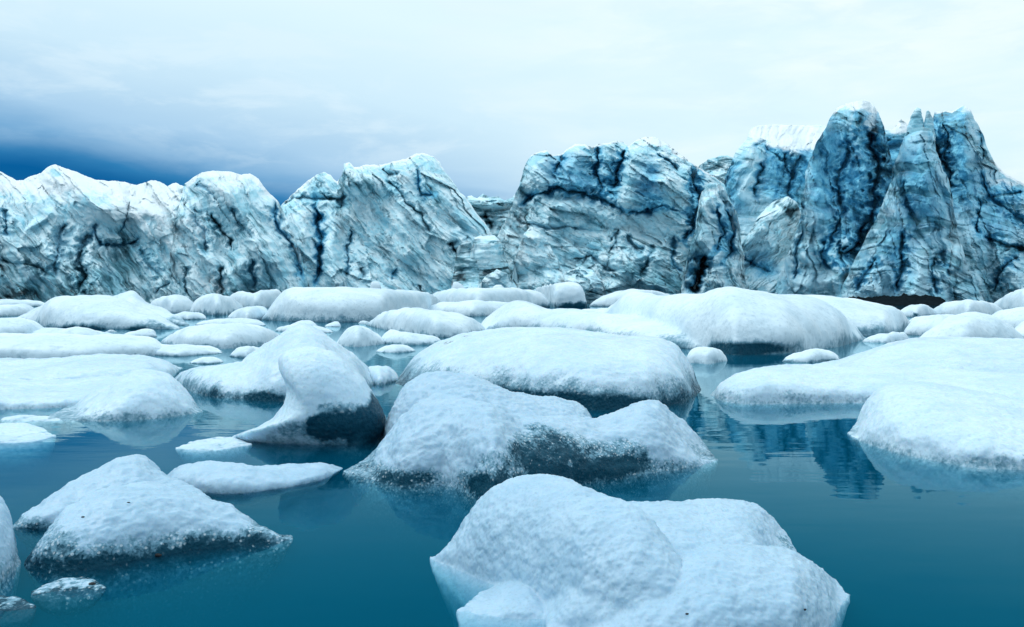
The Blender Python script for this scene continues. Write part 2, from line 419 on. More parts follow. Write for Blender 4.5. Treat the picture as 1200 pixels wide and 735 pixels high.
NB = [0]
def berg(name, lobes, label, cat, group=None, smooth=4, rough=1.0, wet=0.10, clear=(), dirt=(), mat=None, px=2.4, lump=1.0, base_clear=0.0, wh=0.30):
    NB[0] += 1; seed = NB[0] * 3.77
    v = np.concatenate([l[0] for l in lobes])
    Ymid = float(np.median(v[:, 1])); Ymin = float(v[:, 1].min())
    vox = px * Ymin * 1.08 / F
    me = merge_remesh(lobes, vox, smooth)
    nv = len(me.vertices)
    co = np.empty(nv * 3, np.float32); me.vertices.foreach_get('co', co); co = co.reshape(-1, 3)
    no = np.empty(nv * 3, np.float32); me.vertex_normals.foreach_get('vector', no); no = no.reshape(-1, 3)
    size = float(np.ptp(co[:, 2]) * 0.5 + 0.15 * np.ptp(co[:, 0]))
    size = max(size, 0.12)
    top = max(float(co[:, 2].max()), 0.03)
    g = Ymin / F * 4.0                                   # about four photo pixels
    P = co / size
    damp = 0.35 + 0.65 * sstep(0.0, 0.3 * top, co[:, 2])  # keep the waterline where it was traced
    disp = lump * 0.045 * size * fbm(P * 1.5 + seed, 3, 0.4) * damp
    disp += lump * 0.010 * size * (0.35 - billow(P * 3.1 + seed, 2)) * damp
    if Ymin > 13: rough *= 0.45
    if Ymin > 6.5: rough *= 0.75
    fine = rough * g * (0.55 * fbm(co / (g * 5) + seed, 3, 0.6) + 0.30 * (0.4 - np.abs(perlin(co / (g * 1.6) + seed))))
    disp += fine * (0.4 + 0.6 * damp)
    co2 = co + no * disp[:, None]
    # where the ice is clear rather than bubbly: washed band at the waterline and chosen patches
    nz = fbm(co / (size * 0.35) + seed, 4, 0.6)
    zc = co2[:, 2] / top
    cl = base_clear + wet / 0.12 * 0.42 * sstep(wh, -0.04, zc + 0.16 * nz)
    ppx = CX + F * co2[:, 0] / co2[:, 1]; ppy = HY + F * (H - co2[:, 2]) / co2[:, 1]
    def spot(sx, sy):
        d = np.hypot(ppx - sx, ppy - sy); sel = d < max(6, d.min() + 4)
        k = np.where(sel)[0]; k = k[co2[k, 1].argmin()]
        return co2[k]
    for (sx, sy, rx, rz, st) in clear:
        c = spot(sx, sy); s_ = c[1] / F
        dd = np.sqrt(((co2[:, 0] - c[0]) / (rx * s_)) ** 2 + ((co2[:, 2] - c[2]) / (rz * s_)) ** 2 + ((co2[:, 1] - c[1]) / (max(rx, rz) * 2.2 * s_)) ** 2)
        cl = cl + st * sstep(1.15, 0.25, dd + 0.35 * nz)
    dt = np.zeros(nv, np.float32)
    for (sx, sy, rx, rz, st) in dirt:
        c = spot(sx, sy); s_ = c[1] / F
        dd = np.sqrt(((co2[:, 0] - c[0]) / (rx * s_)) ** 2 + ((co2[:, 2] - c[2]) / (rz * s_)) ** 2 + ((co2[:, 1] - c[1]) / (rx * 2 * s_)) ** 2)
        dt = np.maximum(dt, st * sstep(1.1, 0.2, dd + 0.5 * nz))
    loc = np.array([co2[:, 0].mean(), co2[:, 1].mean(), 0.0])
    me.vertices.foreach_set('co', (co2 - loc).astype(np.float32).ravel())
    me.update()
    attr(me, 'clear', np.clip(cl, 0, 1.2)); attr(me, 'dirt', dt)
    me.polygons.foreach_set('use_smooth', np.ones(len(me.polygons), bool))
    me.name = name
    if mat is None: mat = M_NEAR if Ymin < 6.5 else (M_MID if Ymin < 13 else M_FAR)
    o = link(name, me, mat, loc)
    tag(o, label, cat, group)
    return o

def pebble(parent, px, py, r):
    """a dark stone frozen into the ice, found where the view ray meets the parent's surface."""
    me = parent.data; nv = len(me.vertices)
    co = np.empty(nv * 3, np.float32); me.vertices.foreach_get('co', co); co = co.reshape(-1, 3) + np.array(parent.location, np.float32)
    d = np.hypot(CX + F * co[:, 0] / co[:, 1] - px, HY + F * (H - co[:, 2]) / co[:, 1] - py)
    k = np.where(d < d.min() + 3)[0]; c = co[k[co[k, 1].argmin()]]
    import bmesh
    bm = bmesh.new(); bmesh.ops.create_icosphere(bm, subdivisions=2, radius=r)
    for v in bm.verts:
        s = 1 + 0.35 * float(perlin(np.array([[v.co.x / r * 0.9 + px, v.co.y / r * 0.9, v.co.z / r * 0.9]]))[0])
        v.co = (v.co.x * s * 1.6, v.co.y * s, v.co.z * s * 0.7)
    m2 = bpy.data.meshes.new('pebble'); bm.to_mesh(m2); bm.free()
    o = link('pebble', m2, M_GRIT, tuple(c - np.array(parent.location)), parent)
    return o

exec_bergs = True
#BERGS
GF = 'ice floes and growlers floating on the lagoon'

# --- foreground
n1 = berg('growler', [
    loft([(503,652),(520,640),(540,615),(560,590),(580,570),(600,560),(625,556),(650,558),(675,565),(700,576),(725,584),(755,600),(790,640),(820,690)],
         [(503,654),(530,664),(560,678),(590,690),(630,708),(680,735),(740,752),(820,755)], 0.75, 0.7, 0.26, 0.5, lim=0.22),
    loft([(640,640),(680,600),(720,588),(760,586),(800,588),(840,587),(870,588),(890,594),(910,607),(925,621),(938,640),(945,655)],
         [(640,735),(720,750),(800,745),(880,725),(920,700),(945,668)], 0.8, 0.6, 0.12, 0.5),
    loft([(640,705),(690,680),(750,655),(820,643),(880,641),(930,647),(965,654),(985,668),(997,692)],
         [(640,740),(690,752),(750,768),(850,772),(930,762),(975,730),(997,696)], 0.4, 0.8, 0.18, 0.45),
    loft([(535,712),(560,693),(590,682),(620,680),(650,690),(672,712)], [(535,716),(570,722),(610,726),(672,722)], 0.2, 0.8, 0.2, 0.35),
    ], 'large smooth white growler nearest the viewer, with a rounded hump and low right shoulder', 'iceberg', GF, smooth=14, wet=0.03, lump=0.7, rough=1.4,
    clear=[(925,632,22,8,0.45)])
for (a, b, r) in ((945,712,0.005),(806,716,0.004)): pebble(n1, a, b, r)

n2 = berg('growler', [
    loft([(15,602),(30,592),(45,588),(75,570),(110,550),(140,536),(160,534),(175,541),(195,555),(215,567),(245,586),(285,608)],
         [(15,619),(60,619),(120,609),(200,604),(285,609)], 0.45, 0.7, 0.0, 0.4, p=0.9, lim=0.3),
    loft([(30,650),(50,628),(75,600),(100,582),(130,570),(165,566),(200,569),(230,577),(265,591),(300,611),(325,624),(343,630)],
         [(30,662),(70,668),(120,664),(160,656),(200,649),(250,642),(300,637),(343,632)], 0.32, 1.5, 0.06, 0.4, p=0.8, lim=0.22),
    ], 'peaked glittery growler with two overlapping crests above teal clear ice, lower left', 'iceberg', GF, smooth=4, rough=1.3, wet=0.18, wh=0.30, base_clear=0.06,
    clear=[(180,645,190,24,0.45),(60,640,50,34,0.4)])
for (a, b, r) in ((187,648,0.011),(96,603,0.005),(150,586,0.005)): pebble(n2, a, b, r)

berg('growler', [loft([(-90,560),(-40,566),(0,584),(12,600),(21,622),(25,648),(22,664)], [(-90,705),(-40,698),(0,682),(15,672),(25,660)], 0.4, 0.8, 0.1, 0.4)],
    'rounded white growler cut off by the left edge of the picture', 'iceberg', GF, wet=0.14)
n2b = berg('ice_chunk', [loft([(36,694),(55,684),(80,677),(100,676),(115,680),(124,688)], [(36,697),(60,694),(90,690),(124,690)], 0.12, 0.9, 0.06, 0.10)],
    'low half sunken ice chunk with a dark stone, in front of the peaked growler', 'ice chunk', GF, wet=0.2, base_clear=0.22)
pebble(n2b, 106, 682, 0.009)
berg('ice_chunk', [loft([(-30,702),(0,698),(20,700),(36,706),(42,712)], [(-30,716),(0,716),(25,715),(42,713)], 0.12, 0.9, 0.05, 0.15)],
    'small dark drenched ice chunk awash in the lower left corner', 'ice chunk', GF, wet=0.3, base_clear=0.45)

n4 = berg('ice_floe', [loft([(188,558),(200,549),(215,544),(235,541),(265,542),(300,546),(340,545),(370,542),(392,541),(402,546)],
                       [(188,562),(205,570),(225,576),(255,579),(290,578),(340,571),(380,562),(402,549)], 0.30, 0.8, 0.0, 0.14, p=0.6, lim=0.55)],
    'long low flat floe tapering to the right, behind the peaked growler', 'ice floe', GF, wet=0.06, lump=0.6)
berg('ice_floe', [loft([(205,524),(225,517),(250,512),(275,512),(290,517),(296,520)], [(205,526),(230,528),(255,528),(280,524),(296,521)], 0.5, 0.8, 0.05, 0.2)],
    'thin sliver of floe lying in open water below the sculpted berg', 'ice floe', GF, wet=0.08)
berg('ice_floe', [loft([(-60,499),(0,497),(30,496),(50,500),(66,509)], [(-60,522),(0,520),(40,517),(66,511)], 0.6, 0.8, 0.35, 0.5)],
    'low white floe with a pale sunken foot, at the left edge beside open water', 'ice floe', GF, wet=0.06)

n8 = berg('iceberg', [
    pillow([(270,512),(300,502),(318,491),(331,475),(337,460),(333,445),(326,430),(326,419),(334,411),(349,406),(368,405),(390,411),(408,424),(424,440),(437,457),(446,472),(452,487),(452,505),(445,520),(420,540),(370,540),(320,530),(285,522)], 7.35, 0.55),
    loft([(330,470),(360,430),(400,440),(440,465),(455,485),(458,500)], [(330,516),(380,518),(420,522),(458,510)], 0.7, 0.9, 0.05, 0.5),
    ], 'sculpted curling iceberg with an overhanging rounded head and a black right foot', 'iceberg', GF, smooth=8, wet=0.08, lump=0.5, rough=0.8,
    clear=[(425,500,55,36,1.25),(390,508,70,16,0.7),(448,478,24,26,0.9)])

n9 = berg('iceberg', [
    loft([(452,475),(460,456),(478,441),(505,436),(530,436),(550,438),(570,447),(600,461),(630,465),(660,468),(685,474),(698,487),(704,500)],
         [(452,520),(520,530),(600,530),(660,525),(704,510)], 0.9, 0.7, 0.0, 0.6),
    loft([(402,549),(430,535),(452,510),(470,488),(490,471),(515,460),(540,461),(570,470),(600,485),(625,500),(643,515),(655,535)],
         [(402,552),(430,562),(470,569),(520,568),(550,577),(580,587),(615,578),(655,558)], 0.75, 0.7, 0.12, 0.6),
    loft([(620,540),(645,515),(670,500),(700,489),(730,479),(752,470),(772,472),(785,484),(808,503),(828,519),(842,534)],
         [(620,572),(650,570),(690,563),(730,557),(770,553),(810,549),(842,540)], 0.8, 0.7, 0.12, 0.6),
    loft([(540,505),(580,492),(620,487),(660,486),(700,489),(740,498),(790,525)], [(540,574),(590,582),(640,572),(700,562),(790,551)], 0.75, 0.7, 0.05, 0.6),
    ], 'broad three humped iceberg in the middle, with glittering dark clear ice between its humps', 'iceberg', GF, smooth=8, rough=1.5, wet=0.16,
    clear=[(640,535,85,30,0.95),(570,572,60,20,0.95),(710,525,70,16,0.55),(700,548,100,14,0.75),(470,555,70,12,0.5)])

berg('iceberg', [
    loft([(260,440),(280,424),(300,410),(320,397),(342,382),(355,378),(367,382),(388,396),(408,409),(428,424),(446,440)],
         [(260,466),(320,470),(380,470),(420,464),(446,445)], 1.6, 0.8, 0.1, 0.7, p=0.9),
    loft([(203,440),(210,434),(225,432),(250,429),(280,424),(310,428),(345,440)], [(203,445),(225,460),(255,466),(300,468),(345,466)], 1.0, 0.8, 0.1, 0.6),
    ], 'white cone shaped iceberg rising behind the sculpted curling one', 'iceberg', GF, smooth=5, wet=0.16, lump=0.5, clear=[(280,462,70,8,0.5)])

n11 = berg('iceberg', [
    loft([(462,442),(470,428),(485,413),(510,400),(540,391),(580,385),(620,383),(660,385),(700,390),(740,393),(772,392),(790,395),(803,405),(812,420),(819,436),(822,450)],
         [(462,450),(500,458),(560,466),(640,476),(700,480),(760,478),(800,471),(822,458)], 2.6, 0.7, 0.15, 0.9, p=0.7),
    loft([(500,408),(520,393),(545,387),(570,388)], [(500,420),(530,420),(570,420)], 0.8, 0.8, 0, 0.4),
    ], 'wide smooth whaleback iceberg in the centre, with greenish clear ice along its foot', 'iceberg', GF, smooth=6, wet=0.24, wh=0.55, lump=0.6,
    clear=[(620,468,170,14,0.55),(760,472,60,12,0.6)], dirt=[(522,396,9,3,1.0),(545,388,10,2,1.0)])

n12 = berg('ice_floe', [
    loft([(900,440),(940,428),(980,423),(1010,412),(1040,403),(1070,397),(1110,395),(1150,396),(1200,398),(1300,402)],
         [(900,455),(1000,460),(1100,462),(1200,462),(1300,462)], 2.2, 0.8, 0.0, 0.6),
    loft([(833,456),(838,441),(850,433),(870,429),(900,428),(950,428),(1000,430),(1050,428),(1100,432),(1200,440),(1300,446)],
         [(833,463),(845,470),(870,474),(940,473),(1000,472),(1100,476),(1200,482),(1300,488)], 1.3, 0.8, 0.12, 0.6, p=0.6),
    ], 'long flat white floe on the right, with a blunt rounded left end', 'ice floe', GF, smooth=5, wet=0.10, lump=0.45)

berg('iceberg', [
    loft([(993,502),(1000,489),(1008,472),(1020,457),(1035,450),(1060,448),(1085,449),(1110,453),(1150,460),(1200,470),(1300,492)],
         [(993,508),(1010,518),(1050,531),(1100,541),(1145,549),(1200,551),(1300,553)], 1.5, 0.8, 0.18, 0.7, p=0.6),
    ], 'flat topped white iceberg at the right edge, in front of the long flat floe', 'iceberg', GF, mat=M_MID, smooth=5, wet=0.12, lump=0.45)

# --- left middle distance
berg('iceberg', [loft([(50,488),(70,480),(95,468),(120,455),(140,442),(162,434),(180,433),(196,438),(215,451),(228,466),(238,480)],
                 [(50,491),(100,494),(150,493),(200,489),(238,483)], 0.9, 0.8, 0.08, 0.5, p=0.85)],
    'rounded hump berg on the left, mirrored in the water in front of the low floes', 'iceberg', GF, wet=0.14, lump=0.5)
berg('ice_floe', [loft([(-80,446),(0,444),(40,446),(80,445),(110,441),(150,438),(170,440)], [(-80,488),(0,480),(60,478),(110,476),(170,470)], 1.2, 0.8, 0.05, 0.5, p=0.6)],
    'wide low floe at the left edge, just behind the rounded hump', 'ice floe', GF, wet=0.08, lump=0.5)
berg('ice_floe', [loft([(0,489),(30,486),(60,488),(78,492)], [(0,493),(40,494),(78,493)], 0.4, 0.8, 0.05, 0.2)],
    'thin strip of floe awash left of the rounded hump', 'ice floe', GF, wet=0.1)
berg('ice_floe', [loft([(-80,420),(0,421),(50,421),(90,417),(120,415),(170,416),(200,419),(214,428)], [(-80,456),(0,452),(100,452),(170,450),(200,442),(214,431)], 1.6, 0.7, 0.05, 0.5, p=0.6)],
    'long low floe on the left, its pointed right end reaching open water', 'ice floe', GF, wet=0.1, lump=0.5)
berg('ice_floe', [
    loft([(-80,394),(0,391),(25,392),(60,391),(100,393),(130,391),(160,393),(183,393),(195,402),(202,413)], [(-80,424),(0,422),(40,423),(100,422),(150,419),(202,415)], 1.8, 0.7, 0.05, 0.6, p=0.55),
    ], 'long blunt ended white floe on the left, with a notch at its left foot', 'ice floe', GF, wet=0.1, lump=0.6)
berg('ice_floe', [loft([(60,393),(72,386),(88,383),(104,384),(116,389),(122,393)], [(60,397),(90,398),(122,397)], 1.0, 0.8, 0.0, 0.4)],
    'small domed floe sitting behind the long blunt ended floe', 'ice floe', GF)
berg('ice_floe', [loft([(-80,373),(0,373),(25,372),(42,376),(53,383),(62,391)], [(-80,398),(0,397),(30,396),(62,393)], 1.5, 0.8, 0.0, 0.5, p=0.6)],
    'rounded white floe end entering from the left edge, below the big far mound', 'ice floe', GF, wet=0.08)
berg('iceberg', [
    loft([(12,374),(35,364),(58,350),(75,347),(110,346),(125,347),(145,352),(180,366),(212,380)], [(12,378),(60,384),(100,386),(150,386),(212,386)], 4.0, 0.8, 0.0, 1.2, p=0.8),
    loft([(110,352),(125,348),(140,343),(150,343),(155,340),(163,347),(172,355),(190,362),(222,378)], [(110,378),(150,380),(190,380),(222,382)], 3.0, 0.8, 0.0, 1.2, p=0.85),
    loft([(140,372),(160,362),(180,365),(205,375),(216,385)], [(140,392),(170,394),(216,395)], 1.6, 0.8, 0, 0.6),
    ], 'big far mound of white ice on the left with a sharp little tip', 'iceberg', GF, wet=0.16, smooth=3, clear=[(85,384,60,5,0.5),(160,383,20,4,0.5)])
berg('ice_chunk', [loft([(143,392),(160,387),(180,384),(184,390)], [(143,395),(184,395)], 0.6, 0.8, 0, 0.3)],
    'small wedge of ice with a blunt right end, below the big far mound', 'ice chunk', GF)
berg('ice_floe', [loft([(188,396),(200,390),(220,383),(240,380),(280,379),(300,381),(318,386),(334,392)], [(188,402),(215,408),(270,409),(310,405),(334,397)], 1.4, 0.8, 0.05, 0.5, p=0.65)],
    'oval white floe between the left floes and the cone shaped iceberg', 'ice floe', GF, wet=0.14, lump=0.5)
berg('ice_floe', [loft([(268,415),(280,407),(295,405),(310,410)], [(268,418),(290,420),(310,416)], 0.5, 0.8, 0.0, 0.2)],
    'small grey floe tucked against the left flank of the cone shaped iceberg', 'ice floe', GF, wet=0.2)
berg('ice_floe', [loft([(222,423),(235,419),(250,418),(262,422)], [(222,426),(245,427),(262,425)], 0.4, 0.8, 0.0, 0.2)],
    'tiny flat floe in the pool left of the cone shaped iceberg', 'ice floe', GF, wet=0.2)
# --- far left / centre
berg('ice_floe', [loft([(172,354),(192,347),(208,345),(222,350),(234,362)], [(172,365),(200,367),(234,366)], 3.0, 0.8, 0, 1)],
    'far white hump right of the tipped mound, below the cracked left cliff', 'ice floe', GF)
berg('ice_floe', [loft([(222,356),(238,346),(254,343),(270,348),(284,358),(288,363)], [(222,368),(255,370),(288,367)], 3.0, 0.8, 0, 1)],
    'far pointed white hump with a dark wet foot on its left', 'ice floe', GF, wet=0.2)
berg('ice_floe', [loft([(198,371),(215,365),(232,366),(243,371)], [(198,374),(220,375),(243,374)], 1.4, 0.8, 0, 0.4)],
    'narrow far floe lying in front of the two white humps', 'ice floe', GF, wet=0.16)
berg('ice_floe', [loft([(266,370),(282,361),(300,358),(314,361),(318,368)], [(266,374),(290,376),(318,373)], 2.0, 0.8, 0, 0.6)],
    'far white floe left of the long wall like berg', 'ice floe', GF)
berg('ice_floe', [loft([(228,378),(250,374),(280,373),(305,375),(312,379)], [(228,381),(260,382),(312,382)], 1.0, 0.8, 0, 0.3)],
    'flat broken floe strip behind the oval white floe', 'ice floe', GF, wet=0.16)
berg('ice_chunk', [loft([(262,352),(275,342),(288,340),(296,345),(306,340),(326,338),(336,345)], [(262,360),(300,361),(336,360)], 2.5, 0.8, 0, 0.8, tj=3)],
    'rubble of broken ice blocks at the foot of the left cliff', 'ice rubble', GF, smooth=2)
berg('iceberg', [
    loft([(306,370),(316,354),(328,342),(338,337),(350,337),(400,337),(440,338),(480,340),(512,341),(522,350)], [(306,375),(340,377),(400,378),(450,377),(500,370),(522,364)], 4.5, 0.7, 0, 1.2, p=0.5),
    ], 'long wall like flat topped berg below the pointed middle cliff', 'iceberg', GF, wet=0.14, smooth=3, lump=0.5)
berg('ice_chunk', [loft([(432,336),(435,330),(440,329),(446,331),(448,337)], [(432,357),(448,357)], 1.2, 0.8, 0, 0.4, p=0.5)],
    'small square block standing up behind the long wall like berg', 'ice chunk', GF, smooth=2)
berg('ice_floe', [loft([(380,381),(388,378),(396,376),(400,380)], [(380,383),(400,383)], 0.8, 0.8, 0, 0.3)],
    'tiny floe in the pool in front of the long wall like berg', 'ice floe', GF)
berg('ice_floe', [loft([(338,382),(350,376),(362,375),(373,380)], [(338,383),(373,383)], 0.9, 0.8, 0, 0.3)],
    'small floe showing just above the tip of the cone shaped iceberg', 'ice floe', GF)
berg('ice_floe', [loft([(428,376),(450,366),(475,361),(505,363),(540,368),(560,375),(572,386)], [(428,381),(460,389),(510,396),(550,394),(572,389)], 2.4, 0.8, 0, 0.7, p=0.7)],
    'broad pale floe behind the whaleback iceberg, left of the biggest mound', 'ice floe', GF, wet=0.14)
berg('ice_floe', [loft([(393,401),(408,383),(418,380),(432,385),(452,397)], [(393,405),(420,407),(452,403)], 0.9, 0.8, 0.03, 0.4)],
    'pointed white floe just right of the cone shaped iceberg', 'ice floe', GF, wet=0.12)
berg('ice_floe', [loft([(444,392),(456,386),(480,390),(508,393),(520,399)], [(444,402),(480,405),(520,403)], 0.8, 0.8, 0.03, 0.4)],
    'low grey white floe between the pointed floe and the whaleback iceberg', 'ice floe', GF, wet=0.18)
berg('ice_floe', [loft([(440,410),(455,404),(475,404),(488,410)], [(440,413),(465,414),(488,412)], 0.5, 0.8, 0.03, 0.3)],
    'small flat floe beside the left end of the whaleback iceberg', 'ice floe', GF, wet=0.18)
berg('ice_floe', [loft([(424,433),(440,428),(456,430),(468,438)], [(424,447),(445,452),(468,446)], 0.7, 0.8, 0.03, 0.3)],
    'grey floe half hidden between the cone and the whaleback iceberg', 'ice floe', GF, wet=0.2)
berg('ice_floe', [loft([(498,346),(512,340),(540,338),(575,338),(600,337),(632,340),(645,348)], [(498,360),(560,362),(645,360)], 4.0, 0.8, 0, 1.0, p=0.6)],
    'flat white floe under the dark gap between the two middle cliffs', 'ice floe', GF, wet=0.2)
berg('ice_chunk', [loft([(527,338),(532,328),(538,331),(546,338)], [(527,357),(546,357)], 1.5, 0.8, 0, 0.5)],
    'slanted white wedge at the foot of the pointed middle cliff', 'ice chunk', GF, smooth=2)
berg('ice_chunk', [loft([(574,339),(579,334),(588,333),(594,339)], [(574,357),(594,357)], 1.5, 0.8, 0, 0.5)],
    'small rounded lump on the flat floe under the dark gap', 'ice chunk', GF, smooth=2)
berg('iceberg', [
    loft([(620,346),(624,337),(645,333),(668,330),(681,331),(688,341)], [(620,356),(650,360),(688,360)], 3.0, 0.8, 0, 1.0, p=0.55),
    loft([(630,352),(660,347),(690,343),(718,344),(738,352)], [(630,362),(670,366),(710,364),(738,356)], 2.5, 0.8, 0, 1.0),
    ], 'white far berg with a flat raised block on its back, below the blocky massif', 'iceberg', GF, wet=0.2, smooth=2, clear=[(680,360,40,4,0.6)])
berg('ice_floe', [loft([(690,353),(705,346),(722,342),(740,339),(765,340),(790,346),(812,352)], [(690,359),(750,360),(812,358)], 3.5, 0.8, 0, 0.8)],
    'thin white floe behind the biggest mound, before the black cave', 'ice floe', GF)
berg('ice_floe', [loft([(490,361),(515,355),(555,352),(595,354),(628,361)], [(490,369),(555,371),(628,368)], 2.5, 0.8, 0, 0.7)],
    'low far floe between the broad pale floe and the flat floe under the dark gap', 'ice floe', GF, wet=0.1)
berg('ice_floe', [loft([(322,384),(345,380),(372,382),(392,387)], [(322,388),(355,391),(392,390)], 0.9, 0.8, 0, 0.4)],
    'thin floe in the pool behind the right shoulder of the cone shaped iceberg', 'ice floe', GF, wet=0.14)
berg('ice_floe', [loft([(-60,386),(0,384),(60,384),(110,387),(140,392)], [(-60,394),(40,396),(140,395)], 1.4, 0.8, 0, 0.5)],
    'low white strip of floe behind the long blunt ended floe', 'ice floe', GF, wet=0.1)
berg('ice_floe', [loft([(150,409),(185,404),(225,404),(262,408)], [(150,415),(210,418),(262,414)], 0.9, 0.8, 0, 0.35)],
    'thin grey white floe in front of the oval floe', 'ice floe', GF, wet=0.14)
berg('ice_floe', [loft([(640,368),(690,362),(740,362),(790,368)], [(640,376),(720,379),(790,376)], 1.8, 0.8, 0, 0.5)],
    'flat floe in front of the berg with the raised block', 'ice floe', GF, wet=0.1)
# --- right
berg('iceberg', [
    loft([(555,384),(575,366),(590,356),(602,352),(616,353),(640,362),(670,364),(700,366),(740,371),(790,377),(830,386),(866,400)], [(555,388),(650,393),(750,404),(866,414)], 3.2, 0.8, 0.0, 1.0, p=0.7),
    loft([(690,368),(715,354),(735,346),(760,345),(790,349),(815,348),(840,341),(858,340),(885,343),(920,348),(955,353),(985,363),(1005,378),(1016,393)],
         [(690,386),(800,407),(860,416),(920,414),(980,407),(1016,397)], 3.6, 0.8, 0.05, 1.0, p=0.75),
    loft([(890,350),(930,345),(965,347),(1000,350),(1030,357),(1055,364),(1070,374)], [(890,386),(980,394),(1040,394),(1070,384)], 3.5, 0.8, 0, 1.0),
    ], 'biggest white mound, spreading across the right of the middle with a hollowed front', 'iceberg', GF, wet=0.16, smooth=4, lump=1.0,
    clear=[(890,408,60,8,0.7)])
berg('ice_chunk', [loft([(804,412),(815,407),(832,407),(846,410),(852,418)], [(804,425),(830,427),(852,423)], 0.5, 0.8, 0.03, 0.3, p=0.5)],
    'small squared chunk just right of the whaleback iceberg', 'ice chunk', GF)
berg('ice_chunk', [loft([(916,421),(930,414),(955,408),(972,410),(985,418)], [(916,424),(950,425),(985,422)], 0.5, 0.8, 0.03, 0.3)],
    'small glittering chunk in the pool before the biggest mound', 'ice chunk', GF, wet=0.2)
berg('ice_floe', [loft([(1010,398),(1030,391),(1060,388),(1065,394)], [(1010,401),(1040,402),(1065,398)], 0.6, 0.8, 0.03, 0.3)],
    'sharp edged ice slab behind the long flat floe', 'ice floe', GF)
berg('iceberg', [loft([(1070,398),(1092,384),(1112,371),(1138,366),(1165,370),(1186,381),(1203,394)], [(1070,404),(1130,406),(1203,402)], 1.8, 0.8, 0.0, 0.7, p=0.85)],
    'grey white dome behind the long flat floe at the right', 'iceberg', GF, wet=0.1)
berg('ice_floe', [loft([(1058,384),(1075,371),(1100,368),(1130,369),(1150,375)], [(1058,392),(1100,395),(1150,393)], 1.6, 0.8, 0, 0.6)],
    'pale flat floe left of the grey white dome', 'ice floe', GF, wet=0.1)
berg('ice_floe', [loft([(1090,362),(1112,353),(1135,350),(1160,355),(1182,364)], [(1090,369),(1135,372),(1182,369)], 2.2, 0.8, 0, 0.7)],
    'far snow white floe in front of the dark mud bank, upper of the right ones', 'ice floe', GF, wet=0.08)
berg('ice_floe', [loft([(1160,356),(1178,345),(1200,338),(1240,334),(1280,336)], [(1160,362),(1200,364),(1280,363)], 3.0, 0.8, 0, 1.0)],
    'far white floe at the right edge under the sloping cliff', 'ice floe', GF, wet=0.08)
berg('ice_floe', [loft([(1050,366),(1065,358),(1085,356),(1098,364)], [(1050,371),(1075,372),(1098,370)], 1.6, 0.8, 0, 0.5)],
    'small far floe with a dark notch, left of the snow white floe', 'ice floe', GF, wet=0.12, clear=[(1079,366,5,2,0.9)])
berg('ice_floe', [loft([(1150,373),(1172,363),(1205,360),(1290,358)], [(1150,384),(1210,387),(1290,386)], 2.0, 0.8, 0, 0.7)],
    'wide pale floe right of the grey white dome at the right edge', 'ice floe', GF, wet=0.1)
berg('ice_floe', [loft([(1180,388),(1200,377),(1240,374),(1290,375)], [(1180,398),(1230,400),(1290,399)], 1.4, 0.8, 0, 0.5)],
    'low floe end at the right edge, just above the long flat floe', 'ice floe', GF, wet=0.1)
berg('ice_chunk', [loft([(918,344),(930,335),(940,334),(948,338),(966,341),(988,342)], [(918,352),(950,354),(988,352)], 3.0, 0.8, 0, 0.6, p=0.9)],
    'white pointed wedge of ice lying at the foot of the tall tower', 'ice chunk', GF, smooth=2)
berg('ice_floe', [loft([(-80,352),(0,351),(20,351),(45,353),(60,357)], [(-80,360),(0,360),(60,359)], 3.5, 0.8, 0, 0.8)],
    'farthest thin floe at the left edge under the cliff', 'ice floe', GF)
berg('ice_floe', [loft([(-80,358),(0,358),(25,356),(38,358),(46,364)], [(-80,372),(0,371),(46,369)], 2.5, 0.8, 0, 0.7)],
    'white floe at the left edge, in front of the farthest thin floe', 'ice floe', GF)
# brash between the far floes: small bits nothing tells apart
for (bx, by, w) in ((300,368,26),(424,374,22),(1084,378,22),(1036,385,26)):
    q = rng.random(4)
    l = loft([(bx-w, by), (bx-w*0.6, by-w*(0.20+0.10*q[0])), (bx+w*(q[1]-0.5)*0.5, by-w*(0.24+0.12*q[2])), (bx+w*0.7, by-w*(0.08+0.10*q[3])), (bx+w, by)],
             [(bx-w, max(by+1.2, 353)), (bx, max(by+2.5, 354.5)), (bx+w, max(by+1.2, 353))], 0.9, 0.8, 0, 0.3, p=0.5, tj=1.2, seed=bx)
    berg('ice_floe', [l], 'low flat floe wedged in the water between the far white mounds', 'ice floe', 'low floes wedged between the far mounds', smooth=2)
bits = []
for (bx, by, w) in ((60,389,9),(130,388,8),(205,378,10),(250,377,7),(330,372,8),(296,366,7),(372,386,9),(428,378,7),(470,398,8),(532,400,8),(610,368,8),(1072,352,10),(1020,372,9),(1046,378,9),(1128,361,8),(1090,376,8),
                    (262,430,9),(300,435,8)):
    bw = w * (0.8 + 0.4 * rng.random()); hgt = bw * 0.32
    l = loft([(bx-bw, by), (bx-bw*0.4, by-hgt*(0.7+0.5*rng.random())), (bx+bw*0.3, by-hgt*(0.6+0.6*rng.random())), (bx+bw, by)],
             [(bx-bw, max(by+1.2, 352)), (bx, max(by+2.0, 353)), (bx+bw, max(by+1.2, 352))], bw * 1.2 / F * H * F / max(by - HY, 5), 0.8, 0, 0.2)
    bits.append(berg('brash_ice', [l], 'small bit of brash ice floating loose between the far floes', 'ice chunk', 'loose bits of brash ice', smooth=2))
#BERGS_END
print('bergs', round(time.time() - T_START, 1))

